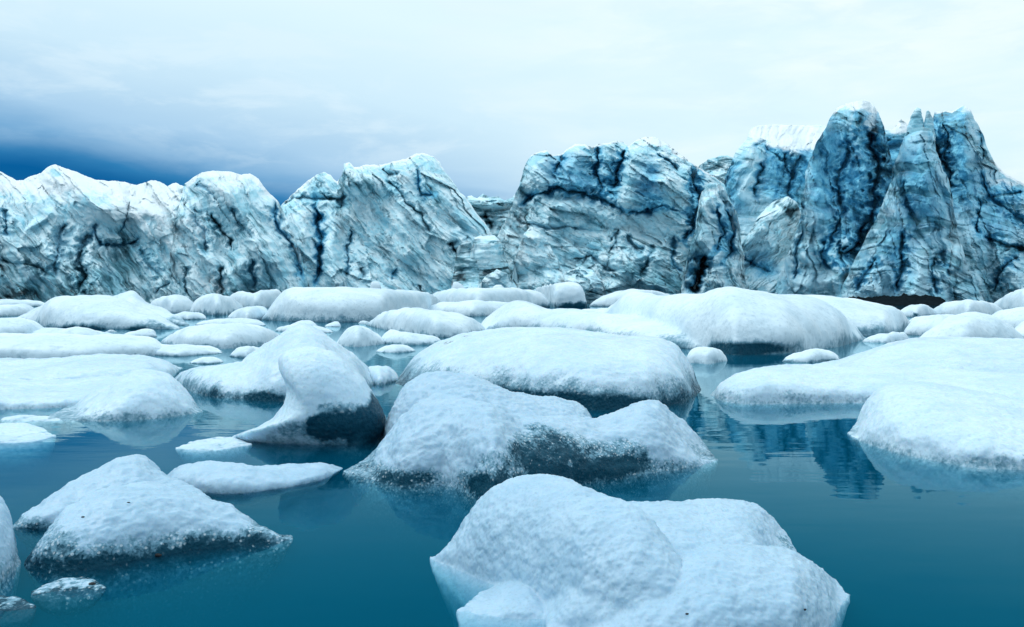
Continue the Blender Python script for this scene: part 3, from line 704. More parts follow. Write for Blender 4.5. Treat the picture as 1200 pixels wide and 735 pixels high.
# ------------------------------------------------------------------ the glacier front
def cliff(name, T, Y0, slope, label, cat, edge=6.0, feats=(), theta=0.0, aniso=3.0, amp=1.0, facet=1.0, fsize=5.0, dirt0=0.0, bands=None,
          blue=(), snow=(), dirty=(), ledge=0.0, base=362.0, tj=2.0, back=22.0, step=0.9, lump=15.0, roof=None, blue0=0.0, grain=None, keep=None, cols=None, top_snow=0.0, parent=None):
    """one serac or length of ice front: T skyline (photo px), Y0 distance of its foot, slope = metres back
    per metre up.  feats: (polyline px, width px, depth m, dirt and painted cave shade, blue) carve (+) or raise (-) the face."""
    seed = abs(hash(name + label)) % 97 if False else (sum(map(ord, label)) % 97)
    u0, u1 = min(t[0] for t in T), max(t[0] for t in T)
    nu = int((u1 - u0) / step) + 1
    u = np.linspace(u0, u1, nu)
    Tp = poly(T, u) - tj * (billow(vec(u / 14, 0 * u, 0 * u + seed), 4, 0.55) - 0.35)
    hmax = base - Tp.min()
    nw = int(hmax / step)
    w = np.linspace(0, 1, nw)
    U = np.repeat(u[:, None], nw, 1)
    PY = base + (Tp[:, None] - base) * w[None]
    sc = Y0 / F
    Zm = (base - PY) * sc; Xm = (U - CX) * sc
    th = math.radians(theta)
    a = Xm * math.cos(th) - Zm * math.sin(th)           # along the streaks (down to the right for theta > 0)
    c = Xm * math.sin(th) + Zm * math.cos(th)
    P0 = vec(a / aniso, c, np.full_like(a, seed * 1.31))
    W1 = fbm(P0 / 9 + 3.1, 2) ; W2 = fbm(P0 / 9 + 41.7, 2)
    Pw = P0 + vec(W1 * 1.5, W2 * 1.5, 0 * W1)
    D = np.zeros_like(U)
    b1 = np.abs(perlin(Pw / lump)); b2 = np.abs(perlin(Pw / (lump * 0.45) + 7.7)); b3 = np.abs(perlin(Pw / (lump * 0.2) + 19.1)); b4 = np.abs(perlin(Pw / (lump * 0.09) + 29.1))
    D += amp * (9.0 * np.minimum(b1 * 2.0, 1) + 3.6 * np.minimum(b2 * 2.2, 1.0) + 1.7 * b3 + 0.6 * b4 + 0.22 * fbm(Pw / 0.9, 3, 0.6))
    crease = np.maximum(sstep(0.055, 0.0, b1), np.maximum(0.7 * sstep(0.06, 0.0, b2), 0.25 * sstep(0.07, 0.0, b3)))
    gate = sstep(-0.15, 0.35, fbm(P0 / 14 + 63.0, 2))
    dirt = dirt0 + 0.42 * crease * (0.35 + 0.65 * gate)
    if facet:
        # broken blocks and columns: every cell is a plane of its own, stepped against its neighbours
        fx, fy = a / (fsize * 1.25 * aniso) + 0.22 * W1, c / (fsize * 0.85) + 0.22 * W2
        fv, fb, fr = cells(fx, fy, seed)
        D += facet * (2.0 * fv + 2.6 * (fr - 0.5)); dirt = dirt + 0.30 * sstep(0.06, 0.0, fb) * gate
        fv, fb, fr = cells(fx * 2.3 + 5, fy * 2.6, seed + 31)
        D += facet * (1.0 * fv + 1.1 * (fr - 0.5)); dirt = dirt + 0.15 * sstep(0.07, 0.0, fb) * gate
        fv, fb, fr = cells(fx * 5.5 + 11, fy * 6.0, seed + 57)
        D += facet * (0.45 * fv + 0.35 * (fr - 0.5))
    if ledge:
        lz = (Zm + 2.5 * W1 + 0.06 * Xm) / ledge
        fr = lz - np.floor(lz)
        D += 0.22 * ledge * (sstep(0.0, 0.75, fr) - fr)
    bl = np.full_like(U, blue0); sn = np.zeros_like(U)
    jx = 4.5 * fbm(vec(U / 26, PY / 26, 0 * U + seed), 4, 0.42); jy = 4.5 * fbm(vec(U / 26 + 50, PY / 26, 0 * U + seed), 4, 0.42)
    wv = 0.35 + 0.9 * sstep(-0.35, 0.4, fbm(vec(U / 9 + 20, PY / 9, 0 * U + seed), 3))
    for (pts, wd, dp, dt, bb) in feats:
        d, t = segdist(U + jx, PY + jy, pts)
        fade = sstep(-0.02, 0.10, t) * sstep(1.02, 0.85, t) if dp > 0 else 1.0
        wd = 0.85 * wd * wv if dp > 0 else wd
        prof = np.exp(-d / wd) if dp > 0 else np.exp(-(d / wd) ** 2)
        bl = bl + (0.35 * np.exp(-(d / (wd * 1.8)) ** 2) * fade if dp > 0 else 0)
        D -= (1.05 if dp > 0 else 1.0) * dp * prof * fade
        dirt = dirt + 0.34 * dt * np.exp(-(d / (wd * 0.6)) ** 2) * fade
        bl = bl + bb * np.exp(-(d / (wd * 1.5)) ** 2)
    for (sx, sy, rx, ry, s) in blue: bl = bl + s * np.exp(-((U + 2 * jx - sx) / rx) ** 2 - ((PY + 2 * jy - sy) / ry) ** 2)
    for (sx, sy, rx, ry, s) in snow: sn = sn + s * np.exp(-((U + 2 * jx - sx) / rx) ** 2 - ((PY + 2 * jy - sy) / ry) ** 2)
    for (sx, sy, rx, ry, s) in dirty: dirt = dirt + s * np.exp(-((U + 2 * jx - sx) / rx) ** 2 - ((PY + 2 * jy - sy) / ry) ** 2)
    band = np.zeros_like(U)
    if bands:
        # sediment bands: thin dark layers that follow the bedding
        tilt, per, amt, wob = bands
        q = (Zm - math.tan(math.radians(tilt)) * Xm + wob * W1 + 1.2 * fbm(vec(Xm / 12, Zm / 12, 0 * Xm + seed), 2)) / per
        l1 = fbm(vec(q * 0, q, q * 0 + seed), 4, 0.62)
        l2 = fbm(vec(Xm / 9, Zm / 3.5, q * 0 + seed + 5), 3)
        band = amt * sstep(0.02, 0.22, l1) * sstep(-0.35, 0.1, l2)
        D -= 0.5 * band
    steep = np.sqrt(1 + smooth1(np.gradient(Tp, u), 6) ** 2)[:, None]
    topd = (PY - Tp[:, None])
    perp = topd / steep
    if top_snow: sn = sn + sstep(top_snow, 0.0, perp + 0.6 * jx) * sstep(2.2, 1.2, steep)
    D -= (amp * 4.5) * np.exp(-perp / 9.0) * sstep(3.2, 1.4, steep)               # round the brow back
    if roof:                                             # the upper part lies back like a roof
        over = np.maximum(poly(roof[0], u)[:, None] + jy - PY, 0) * sc
        D -= roof[1] * over
    s = (u - u0) / (u1 - u0) * 2 - 1
    er = edge * (1 - np.sqrt(np.clip(1 - np.abs(s) ** 4, 0, 1)))
    Y = Y0 + slope * Zm - D + er[:, None]
    hw = 5.0 * fbm(vec(PY / 24, U / 60, 0 * U + seed + 0.5), 4, 0.6) * sstep(0, 14, topd + 6)
    co = np.stack([(U + hw - CX) / F * Y, Y, H + (HY - PY) / F * Y], -1)
    # the body behind the face: over the brow and down to below the water
    nb = 26
    tb = np.linspace(0, 1, nb + 1)[1:]
    Yt, zt, xt = Y[:, -1], co[:, -1, 2], co[:, -1, 0]
    bd = back * (0.35 + 0.65 * np.sqrt(np.clip(1 - s ** 2, 0, 1)))
    yb = Yt[:, None] + bd[:, None] * tb[None]
    zb = zt[:, None] * (1 - tb[None] ** 2.0) - 4.0 * tb[None] ** 2
    mid_x = xt.mean()
    xb = xt[:, None] * (yb / Yt[:, None]); xb = xb + (mid_x * (yb / Yt[:, None]) - xb) * 0.45 * tb[None] ** 1.5
    zb = np.where(tb[None] < 1, zb - 0.8 * np.sqrt(tb)[None] * (1 + 0) + 1.4 * fbm(vec(xb / 7, yb / 7, 0 * xb + seed), 4) * np.sin(math.pi * tb)[None] - 0.9, zb)
    # nothing behind may rise above the traced skyline
    zcap = H + (zt - H)[:, None] * (yb / Yt[:, None]) - 0.02 * (yb - Yt[:, None])
    zb = np.minimum(zb, zcap)
    full = np.concatenate([co, np.stack([xb, yb, zb], -1)], 1)
    ext = lambda A, v: np.concatenate([A, np.repeat(A[:, -1:], nb, 1) * 0 + v], 1)
    loc = np.array([float(xt.mean()), Y0, 0.0])
    me = grid_mesh(name, (full - loc))
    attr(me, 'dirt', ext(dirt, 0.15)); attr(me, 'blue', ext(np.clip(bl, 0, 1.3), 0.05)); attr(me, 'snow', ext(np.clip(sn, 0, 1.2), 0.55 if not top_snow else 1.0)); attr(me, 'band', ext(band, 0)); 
    if grain is not None:
        tg = math.radians(grain); wob_ = 1.6 * W1
        a, c = Xm * math.cos(tg) - (Zm + wob_) * math.sin(tg), Xm * math.sin(tg) + (Zm + wob_) * math.cos(tg)
    attr(me, 'along', ext(a, 0.0) + np.concatenate([0 * a, yb - Yt[:, None]], 1)); attr(me, 'across', ext(c, 0.0) + np.concatenate([0 * a, xb * 0.5], 1))
    if parent is None:
        o = link(name, me, M_CLIFF, loc); tag(o, label, cat)
    else:
        o = link(name, me, M_CLIFF, loc - np.array(parent.location), parent)
    return o
#CLIFFS
B_ = 365
cliff('ice_cliff', [(-190,215),(-120,205),(-60,198),(-20,196),(0,200),(8,205),(20,212),(28,211),(38,206),(48,203),(58,195),(66,193),(80,198),(95,204),(110,210),(124,212),(140,213),(158,217),(168,214),(180,211),(188,214),(196,218),(206,214),(222,222),(240,245),(262,300),(275,362)],
    178, 0.42, 'left ice cliff, low and whitest, with smooth upper slopes and streaked dirty foot', 'ice cliff', roof=([(-190,240),(0,240),(60,236),(120,245),(180,250),(240,250),(275,260)],0.7), top_snow=9, edge=8, theta=52, aniso=2.6, facet=0.8, fsize=6, dirt0=0.0, amp=0.75,
    snow=[(60,215,120,18,0.9),(180,235,50,30,0.75),(120,255,50,16,0.5),(205,290,25,30,0.6)], dirty=[(40,345,120,10,0.5),(100,325,50,22,0.25),(150,300,50,25,0.2),(20,315,40,20,0.15)],
    feats=[([(8,245),(5,262),(4,278)],5,3.5,0.7,0.2),([(0,303),(20,308),(40,313),(60,320)],3,3,0.9,0),([(75,262),(72,280),(68,300),(62,325)],7,4,0.45,0.1),([(103,268),(97,285),(95,305),(100,325),(92,345)],6,6,0.9,0.1),
           ([(113,258),(110,275),(116,288),(130,287),(150,287),(168,275)],3.5,4,0.7,0.3),([(152,236),(145,255),(140,278)],2.2,2.5,0.5,0.4),([(160,290),(175,310),(190,325)],8,3,0.4,0),([(220,312),(219,330),(221,348)],3,4,0.9,0),
           ([(215,222),(216,236),(218,262),(226,285),(240,305)],6,5,0.75,0.2),([(180,345),(192,335),(200,332)],3,2,0.6,0),([(20,255),(28,275),(60,250)],4,-2.5,0,0),([(120,245),(170,250),(200,275),(205,300)],16,-4,0,0),([(60,205),(100,225),(140,235)],14,-3,0,0),([(20,290),(30,325),(30,345)],10,-3,0,0),([(115,320),(120,345)],12,-4,0,0)])
cliff('ice_cliff', [(190,362),(200,300),(210,235),(216,216),(228,208),(238,202),(250,200),(270,201),(284,205),(293,203),(303,210),(312,222),(320,229),(326,236),(340,262),(356,310),(366,362)],
    174, 0.42, 'rounded ice cliff with diagonal dark gashes, second from the left', 'ice cliff', roof=([(190,260),(216,250),(240,225),(300,225),(330,250),(366,300)],1.2), top_snow=8, edge=8, theta=56, aniso=3.0, facet=0.8, fsize=5, amp=0.75, tj=1.5,
    snow=[(265,215,40,18,0.6),(225,270,25,40,0.5),(255,335,30,12,0.5)], dirty=[(300,345,50,6,0.5),(280,290,40,30,0.12)],
    feats=[([(246,244),(250,258),(260,270),(268,280),(275,296)],3.5,6,1.3,0),([(232,215),(240,222),(252,235)],3,3,0.7,0.2),([(272,245),(285,265),(300,285)],4,3.5,0.7,0),([(321,236),(326,260),(340,285),(350,305),(355,335)],5,4,0.8,0.4),
           ([(259,312),(259,330),(258,346)],4,5,1.1,0),([(294,305),(296,320),(298,340)],4,4,0.9,0.2),([(225,240),(235,275),(245,305)],5,3,0.5,0.2),([(220,310),(221,345)],3,3,0.7,0),([(265,225),(290,255),(315,300)],18,-5,0,0),([(278,315),(278,340)],12,-4,0,0)])
cliff('ice_cliff', [(312,362),(318,300),(326,246),(334,236),(342,229),(350,221),(359,213),(370,206),(380,201),(387,206),(395,213),(400,205),(403,192),(409,190),(415,196),(422,195),(432,193),(445,193),(455,192),(462,189),(475,186),(488,180),(497,180),(506,183),(513,190),(520,200),(530,214),(540,226),(548,234),(557,246),(568,262),(580,280),(600,310),(630,345),(640,362)],
    182, 0.50, 'pointed grey white ice cliff left of the dark gap, with a long straight slope', 'ice cliff', roof=([(312,260),(340,250),(380,228),(440,205),(490,198),(520,215),(560,265),(640,362)],1.0), top_snow=3, edge=6, theta=50, aniso=2.8, facet=0.9, fsize=4.5, amp=0.75, dirt0=0.02, tj=2.2,
    snow=[(470,200,50,20,0.3),(440,260,40,20,0.35),(560,320,40,16,0.3),(485,320,30,18,0.25)], dirty=[(420,215,20,8,0.5),(560,300,30,10,0.4),(620,340,30,6,0.6),(500,240,40,20,0.12),(460,290,25,20,0.2)],
    blue=[(372,262,6,40,0.7),(500,230,16,8,0.4),(490,205,4,14,0.5),(340,285,12,30,0.4),(545,275,12,14,0.35)],
    feats=[([(371,240),(372,262),(374,290),(374,310),(371,336)],3.5,6,0.9,0.8),([(337,280),(342,294),(350,305),(355,330)],4.5,4.5,1.0,0.4),([(412,268),(410,290),(408,312),(405,328)],3.2,4,0.9,0.2),([(425,315),(428,330)],4,3.5,0.8,0),
           ([(452,210),(465,222),(480,238),(492,250),(500,265),(508,280)],2.6,4,1.1,0),([(452,195),(458,203),(470,203)],3,3,0.9,0),([(488,198),(489,212),(492,230),(512,228)],2.5,2.5,0.6,0.6),([(400,228),(398,245)],5,4,0.9,0),
           ([(330,240),(345,232),(380,234),(400,232)],4,5,0.9,0),([(525,282),(532,292),(540,305),(548,312)],5,6,1.3,0),([(492,333),(490,342)],4,4,1.2,0),([(460,330),(466,315)],4,3,0.6,0.3),
           ([(400,200),(440,220),(470,250),(480,290)],16,-5,0,0),([(500,190),(530,235),(570,285),(590,310)],14,-4,0,0),([(355,250),(352,330)],10,-3,0,0),([(390,260),(390,330)],10,-3,0,0)])
cliff('ice_block', [(528,362),(532,310),(538,288),(548,282),(556,287),(562,300),(566,330),(570,362)], 170, 0.35, 'small rounded ice block low in the dark gap, left one', 'ice block', edge=6, facet=0.5, lump=8, amp=0.5, dirt0=0.06, back=10, dirty=[(545,320,25,12,0.5)])
cliff('ice_block', [(546,362),(550,300),(556,280),(566,274),(580,276),(588,286),(594,300),(600,362)], 172, 0.35, 'broader rounded ice block in the middle of the dark gap', 'ice block', edge=6, facet=0.5, lump=8, amp=0.5, dirt0=0.05, back=10, dirty=[(575,318,25,8,0.6)])
cliff('ice_block', [(592,362),(598,330),(606,296),(614,274),(622,266),(632,270),(642,284),(654,304),(662,330),(670,362)], 164, 0.45, 'pale rounded ice block leaning on the left foot of the blocky massif', 'ice block', edge=7, theta=25, aniso=1.6, facet=0.7, fsize=3.5, lump=7, amp=0.6, dirt0=0.0, back=12, snow=[(622,275,14,10,0.5)], dirty=[(630,340,40,8,0.4)])
cliff('ice_block', [(552,362),(560,335),(570,322),(582,316),(594,321),(604,334),(612,362)], 158, 0.45, 'low dirty ice block in front of the dark gap', 'ice block', edge=6, theta=10, aniso=1.6, facet=0.7, fsize=3, lump=6, amp=0.5, dirt0=0.05, back=9)
cliff('ice_block', [(640,362),(650,336),(664,318),(680,312),(696,318),(708,334),(716,362)], 163, 0.5, 'squat fractured ice block below the middle of the blocky massif', 'ice block', edge=6, theta=15, aniso=1.6, facet=0.8, fsize=3, lump=6, amp=0.5, dirt0=0.02, back=9, dirty=[(690,345,30,6,0.5)])
cliff('ice_block', [(530,362),(538,260),(546,232),(553,229),(560,233),(566,227),(575,231),(586,230),(593,236),(601,231),(612,222),(630,240),(640,362)], 222, 0.2, 'dark craggy ice ridge showing far back in the gap between the middle cliffs', 'ice ridge', edge=6, facet=1.3, fsize=3, lump=6, dirt0=0.16, back=16,
    feats=[([(568,248),(573,260),(577,272)],7,6,1.4,0)])
cliff('ice_cliff', [(566,362),(572,300),(580,285),(590,262),(600,242),(607,222),(612,205),(617,191),(623,182),(630,178),(640,176),(648,182),(657,181),(666,174),(674,169),(686,169),(695,173),(701,169),(712,168),(722,165),(731,166),(737,172),(744,165),(755,160),(768,161),(780,167),(795,179),(810,190),(820,197),(835,207),(848,216),(858,240),(862,300),(866,362)],
    180, 0.40, 'broad blocky ice massif right of the dark gap, with fluted columns along its crown', 'ice cliff', roof=([(566,300),(610,215),(640,190),(740,185),(760,178),(800,200),(848,230),(866,300)],0.9), top_snow=3, blue0=0.06, edge=6, theta=32, aniso=1.5, facet=1.2, fsize=5.0, amp=0.8, dirt0=0.00, bands=(6,1.6,0.38,2.5), tj=1.6, ledge=5.0,
    snow=[(765,166,25,5,0.8),(800,187,20,5,0.7),(620,265,25,10,0.3),(790,215,18,10,0.35),(640,320,25,12,0.35)], dirty=[(700,300,90,30,0.12),(740,320,50,14,0.22),(640,245,60,8,0.25),(600,342,60,6,0.4)],
    blue=[(650,205,30,25,0.4),(760,215,12,30,0.65),(690,215,30,20,0.55),(720,210,8,25,0.7),(815,230,8,30,0.7),(670,185,30,12,0.3),(770,240,25,10,0.5)],
    feats=[([(660,182),(657,192),(650,205)],3.5,4,1.1,0.2),([(700,173),(701,190),(703,215),(708,228)],4,6,0.9,0.8),([(737,174),(725,190),(722,205),(718,225)],4,7,1.0,0.9),([(770,180),(785,193),(795,202)],3,4,1.2,0.2),
           ([(608,240),(630,228),(660,222),(690,228),(710,236),(735,248)],4,6,0.8,0.5),([(735,248),(755,248),(775,240),(800,248)],3.5,3.5,0.6,0.3),([(815,200),(812,215),(820,235),(808,262),(802,285)],5,7,1.0,0.7),
           ([(712,285),(725,272),(712,300)],3,3,1.0,0),([(738,275),(743,290),(755,295)],5,4,1.1,0),([(600,250),(612,260),(640,268),(700,270)],3,3,0.7,0),([(665,305),(690,300),(705,310),(730,320)],3.5,3.5,0.8,0),([(640,300),(620,318),(600,335)],4,4,0.9,0),
           ([(765,285),(760,310),(745,330)],5,4,0.9,0),([(790,275),(785,300),(800,320)],4,4,0.8,0.3),
           ([(680,175),(672,215)],12,-4,0,0),([(712,172),(708,215)],7,-3,0,0),([(745,175),(735,235)],12,-3.5,0,0),([(640,185),(628,220)],12,-3,0,0),([(780,215),(775,240)],12,-3,0,0),([(620,265),(635,290)],14,-4,0,0),([(690,320),(720,335)],16,-4,0,0),([(770,300),(770,330)],12,-4,0,0)])
cliff('ice_ridge', [(800,362),(812,240),(820,194),(830,187),(845,183),(854,182),(862,186),(880,240),(900,362)], 226, 0.25, 'grey ice ridge far back, showing between the blocky massif and the snow topped tower', 'ice ridge', edge=4, facet=1.2, fsize=3, lump=7, dirt0=0.10, back=16, bands=(20,1.2,0.6,1.0))
cliff('ice_tower', [(838,362),(842,300),(846,240),(852,205),(860,182),(868,170),(876,163),(880,150),(890,147),(910,146),(935,147),(962,147),(985,150),(1000,175),(1010,362)],
    204, 0.38, 'ice tower with a sloping snow roof and vivid blue cracks, left of the tallest tower', 'ice tower', roof=([(838,215),(868,185),(882,166),(900,168),(925,174),(950,185),(1010,190)],2.6), blue0=0.15, grain=14, edge=4, theta=-70, aniso=2.8, facet=0.55, fsize=4.5, amp=0.7, dirt0=0.02, bands=(-14,1.6,0.5,2.0), tj=1.2,
    snow=[(905,156,30,11,1.6),(940,160,32,16,1.8)], blue=[(925,205,18,35,1.0),(905,200,14,25,0.7),(860,215,14,30,0.5),(945,190,10,20,1.0),(870,250,25,30,0.3)],
    feats=[([(888,190),(890,205),(891,235)],3,4,1.1,0.2),([(918,178),(920,195),(930,210)],4,5,0.5,1.0),([(855,190),(852,210),(845,222)],6,5,0.6,0.7),([(938,180),(930,200),(920,240)],6,6,0.4,1.0),([(880,172),(895,168),(908,182),(918,195)],3,3,0.8,0.2),([(880,180),(875,230)],12,-4,0,0),([(905,180),(902,230)],10,-3,0,0)])
cliff('ice_buttress', [(796,362),(800,330),(806,300),(814,268),(818,240),(822,225),(832,214),(843,214),(850,222),(856,236),(864,250),(868,280),(872,310),(880,362)],
    170, 0.38, 'leaning fluted ice buttress beside the black cave at the cliff foot', 'ice buttress', edge=6, theta=70, aniso=2.6, facet=0.8, fsize=4, amp=0.6, dirt0=0.02, bands=(10,1.8,0.45,1.5), lump=9, back=14,
    blue=[(850,265,8,40,0.7),(812,320,10,25,0.6),(838,290,20,30,0.3)], snow=[(834,222,10,10,0.5)], dirty=[(845,340,30,12,0.35)],
    feats=[([(828,300),(822,320),(812,345)],9,9,3.2,0.2),([(842,240),(843,270),(836,300)],3,4,0.6,0.6),([(855,245),(857,280),(850,310)],3,4,0.7,0.7),([(830,235),(826,280)],8,-2.5,0,0)])  # cave shade painted in through the strong dirt value of the first cut
cliff('ice_buttress', [(812,362),(822,345),(835,320),(846,306),(856,300),(868,290),(878,272),(888,254),(898,242),(910,234),(922,230),(932,236),(940,255),(948,300),(956,362)],
    184, 0.40, 'tilted wedge of banded ice leaning rightwards in front of the snow topped tower', 'ice buttress', edge=6, theta=-50, aniso=2.4, facet=1.0, fsize=4, amp=0.6, dirt0=0.04, bands=(22,1.6,0.5,1.5), lump=9, back=14,
    blue=[(890,300,30,25,0.4),(900,320,20,15,0.4)], dirty=[(850,335,40,12,0.25),(925,245,10,10,0.7)],
    feats=[([(870,300),(885,310),(900,318)],3,3,0.8,0.2),([(845,312),(850,330),(840,345)],4,4,0.9,0),([(875,285),(905,250)],8,-2,0,0)])
cliff('ice_tower', [(898,362),(905,345),(915,320),(925,295),(935,265),(942,232),(946,205),(952,180),(960,163),(968,148),(973,138),(981,127),(991,122),(1003,119),(1013,117),(1022,121),(1030,133),(1036,148),(1041,170),(1048,205),(1060,260),(1068,310),(1072,362)],
    176, 0.30, 'tallest ice tower, round topped and banded, with a deep blue cleft', 'ice tower', roof=([(898,100),(968,120),(985,137),(1022,136),(1030,110),(1072,100)],1.0), top_snow=4, blue0=0.32, grain=10, edge=10, theta=82, aniso=3.4, facet=0.7, fsize=5, amp=0.6, dirt0=-0.02, bands=(-10,2.1,0.6,3.0), tj=1.2, lump=9,
    snow=[(1012,121,18,6,1.3),(1025,140,7,22,0.8)], blue=[(965,180,14,40,0.6),(985,185,8,30,1.0),(1025,200,18,50,1.0),(1035,250,14,40,0.9),(965,230,20,30,0.4),(1000,230,20,40,0.5)],
    dirty=[(985,136,16,4,0.7),(1012,140,5,10,0.8),(1030,275,10,25,0.3)],
    feats=[([(995,168),(986,190),(982,215),(985,235),(978,265),(968,300)],5,5,0.5,0.9),([(1015,145),(1024,170),(1028,200),(1026,230),(1018,260),(1002,290),(985,310)],9,10,0.4,0.9),([(928,260),(940,240)],5,4,0.9,0.2),
           ([(966,280),(965,300),(970,318)],3,3.5,0.9,0),([(940,270),(935,300),(928,330)],3,3,0.7,0),([(1030,255),(1015,280),(990,300)],6,5,0.9,0.4),([(967,150),(960,200),(952,260)],12,-3.5,0,0),([(1008,130),(1006,170),(1004,230)],9,-4,0,0),([(955,290),(945,330)],12,-3,0,0),([(995,280),(975,330)],12,-3.5,0,0)])
cliff('ice_ridge', [(1010,362),(1018,200),(1030,152),(1040,152),(1048,151),(1052,144),(1057,140),(1063,144),(1068,155),(1090,170),(1110,362)], 214, 0.2, 'snow dusted blue ice saddle set back between the two tall towers', 'ice ridge', edge=3, facet=0.6, amp=0.6, lump=9, back=14, blue=[(1050,175,25,20,1.1),(1040,220,25,30,1.0)], snow=[(1055,147,14,8,1.4)])
G_ = cliff('ice_tower', [(1066,362),(1074,260),(1080,200),(1086,160),(1093,142),(1096,131),(1103,131),(1110,129),(1116,131),(1123,127),(1130,124),(1137,128),(1142,140),(1148,148),(1152,160),(1157,174),(1163,188),(1170,197),(1178,204),(1186,208),(1196,213),(1210,222),(1240,235),(1290,245),(1350,260),(1380,362)],
    184, 0.32, 'wide ice tower with a blue chimney and a white slope running right', 'ice tower', roof=([(1066,170),(1137,137),(1150,165),(1165,215),(1200,235),(1290,265),(1380,280)],1.0), top_snow=3, blue0=0.30, grain=8, edge=6, theta=72, aniso=3.0, facet=0.9, fsize=5, amp=0.62, dirt0=0.0, bands=(-6,2.0,0.6,3.0), tj=1.6,
    snow=[(1180,215,22,9,0.6),(1160,195,6,12,0.4),(1136,130,8,6,0.5)], blue=[(1104,165,12,40,1.1),(1125,165,10,40,0.7),(1120,215,30,30,0.5),(1180,225,16,12,0.8),(1165,260,30,30,0.35)], dirty=[(1180,290,40,8,0.5),(1180,345,60,8,0.3)],
    feats=[([(1111,140),(1110,165),(1108,190)],4,5,0.4,1.0),([(1098,160),(1104,190),(1114,205),(1116,225)],5,8,0.8,0.9),([(1147,148),(1149,170),(1152,190)],2.5,3,1.1,0),([(1150,230),(1147,260),(1146,275)],3,3.5,0.9,0.2),([(1155,278),(1175,286),(1205,292)],4,4,1.0,0.2),
           ([(1195,300),(1178,320),(1165,345)],5,5,1.1,0),([(1176,230),(1200,226)],3,3,0.8,0),([(1150,200),(1160,230),(1190,255),(1210,265)],4,3,0.5,0.3),([(1130,135),(1132,200)],10,-3.5,0,0),([(1140,290),(1150,340)],16,-4,0,0),([(1195,320),(1205,345)],12,-3,0,0)])
F_ = cliff('ice_tower', [(968,362),(985,340),(1000,310),(1012,285),(1024,262),(1036,235),(1044,212),(1050,190),(1056,170),(1062,155),(1070,150),(1080,149),(1090,150),(1096,162),(1100,185),(1106,200),(1113,212),(1116,240),(1124,280),(1135,315),(1150,345),(1158,362)],
    168, 0.34, 'twin spired ice tower with curved grey bands, in front of the wide right hand tower', 'ice tower', blue0=0.32, grain=9, edge=9, theta=78, aniso=3.2, facet=0.7, fsize=5, amp=0.55, dirt0=-0.02, bands=(-9,1.9,0.85,3.0), tj=1.2, lump=9,
    blue=[(1075,200,25,40,0.35),(1085,245,25,30,0.3),(1050,290,20,40,0.3)], snow=[(1040,325,10,10,0.2)], dirty=[(1055,205,16,4,0.4)],
    feats=[([(1059,270),(1058,295),(1056,320),(1052,345)],4.5,6,1.1,0.2),([(1062,212),(1064,260)],3,2.5,0.4,0.2),([(1096,300),(1094,330),(1096,345)],4,4.5,1.0,0),([(1120,325),(1108,310),(1100,290)],4,3,0.6,0),([(1030,300),(1015,325),(1005,345)],5,4,0.8,0.1),
           ([(1075,160),(1085,210)],12,-3,0,0),([(1035,290),(1025,340)],12,-4,0,0),([(1078,300),(1075,340)],10,-4,0,0),([(1120,300),(1125,340)],14,-4,0,0)])
def spire(T, Y, half, bl):
    v, q, t = pillow(T, Y, half)
    me = merge_remesh([(v, q, t)], 0.16, 2)
    nv = len(me.vertices); co = np.empty(nv * 3, np.float32); me.vertices.foreach_get('co', co); co = co.reshape(-1, 3)
    no = np.empty(nv * 3, np.float32); me.vertex_normals.foreach_get('vector', no); no = no.reshape(-1, 3)
    co = co + no * (0.35 * (fbm(co / 1.6 + T[0][0], 4))[:, None])
    lc = np.array(F_.location)
    me.vertices.foreach_set('co', (co - lc).astype(np.float32).ravel()); me.update()
    attr(me, 'dirt', np.zeros(nv)); attr(me, 'blue', np.full(nv, bl)); attr(me, 'snow', 0.4 * sstep(H + 0.205 * 210, H + 0.22 * 210, co[:, 2])); attr(me, 'band', 0.6 * sstep(0.0, 0.2, fbm(vec(co[:, 0] * 0, co[:, 2] / 1.3, co[:, 2] * 0 + 4), 3))); attr(me, 'along', co[:, 0] * 0.6); attr(me, 'across', co[:, 2])
    return link('spire', me, M_CLIFF, (0, 0, 0), F_)
yF = 168 + 0.34 * (362 - 150) * 0.168 + 1.0
spire([(1062,165),(1063,150),(1066,141),(1070,131),(1074,126),(1078,128),(1081,137),(1082,148),(1083,165)], yF, 1.4, 0.2)
spire([(1082,165),(1083,148),(1084,137),(1087,129),(1090,130),(1093,140),(1095,152),(1097,166)], yF, 1.3, 0.3)
# mud bank at the foot of the towers
def mud_bank():
    u = np.linspace(985, 1108, 160); t = np.linspace(0, 1, 40)
    top = poly([(985,349),(1010,347),(1040,346),(1060,345),(1085,344),(1100,347),(1108,351)], u)
    Yb = 118 + 16 * t[None] + 0 * u[:, None]
    z = (H + (HY - top) / F * 126)[:, None] * np.sin(math.pi * t)[None] ** 0.5 - 0.3
    x = (u[:, None] - CX) / F * Yb
    z = z + 0.9 * (billow(vec(x / 2.6, Yb / 2.6, 0 * x), 5, 0.6) - 0.45) * np.sin(math.pi * t)[None] - 0.1
    loc = np.array([x.mean(), 126, 0])
    me = grid_mesh('mud_bank', np.stack([x, Yb, z], -1) - loc)
    o = link('mud_bank', me, M_MORAINE, loc); o['kind'] = 'structure'
mud_bank()
#CLIFFS_END
print('cliffs', round(time.time() - T_START, 1))

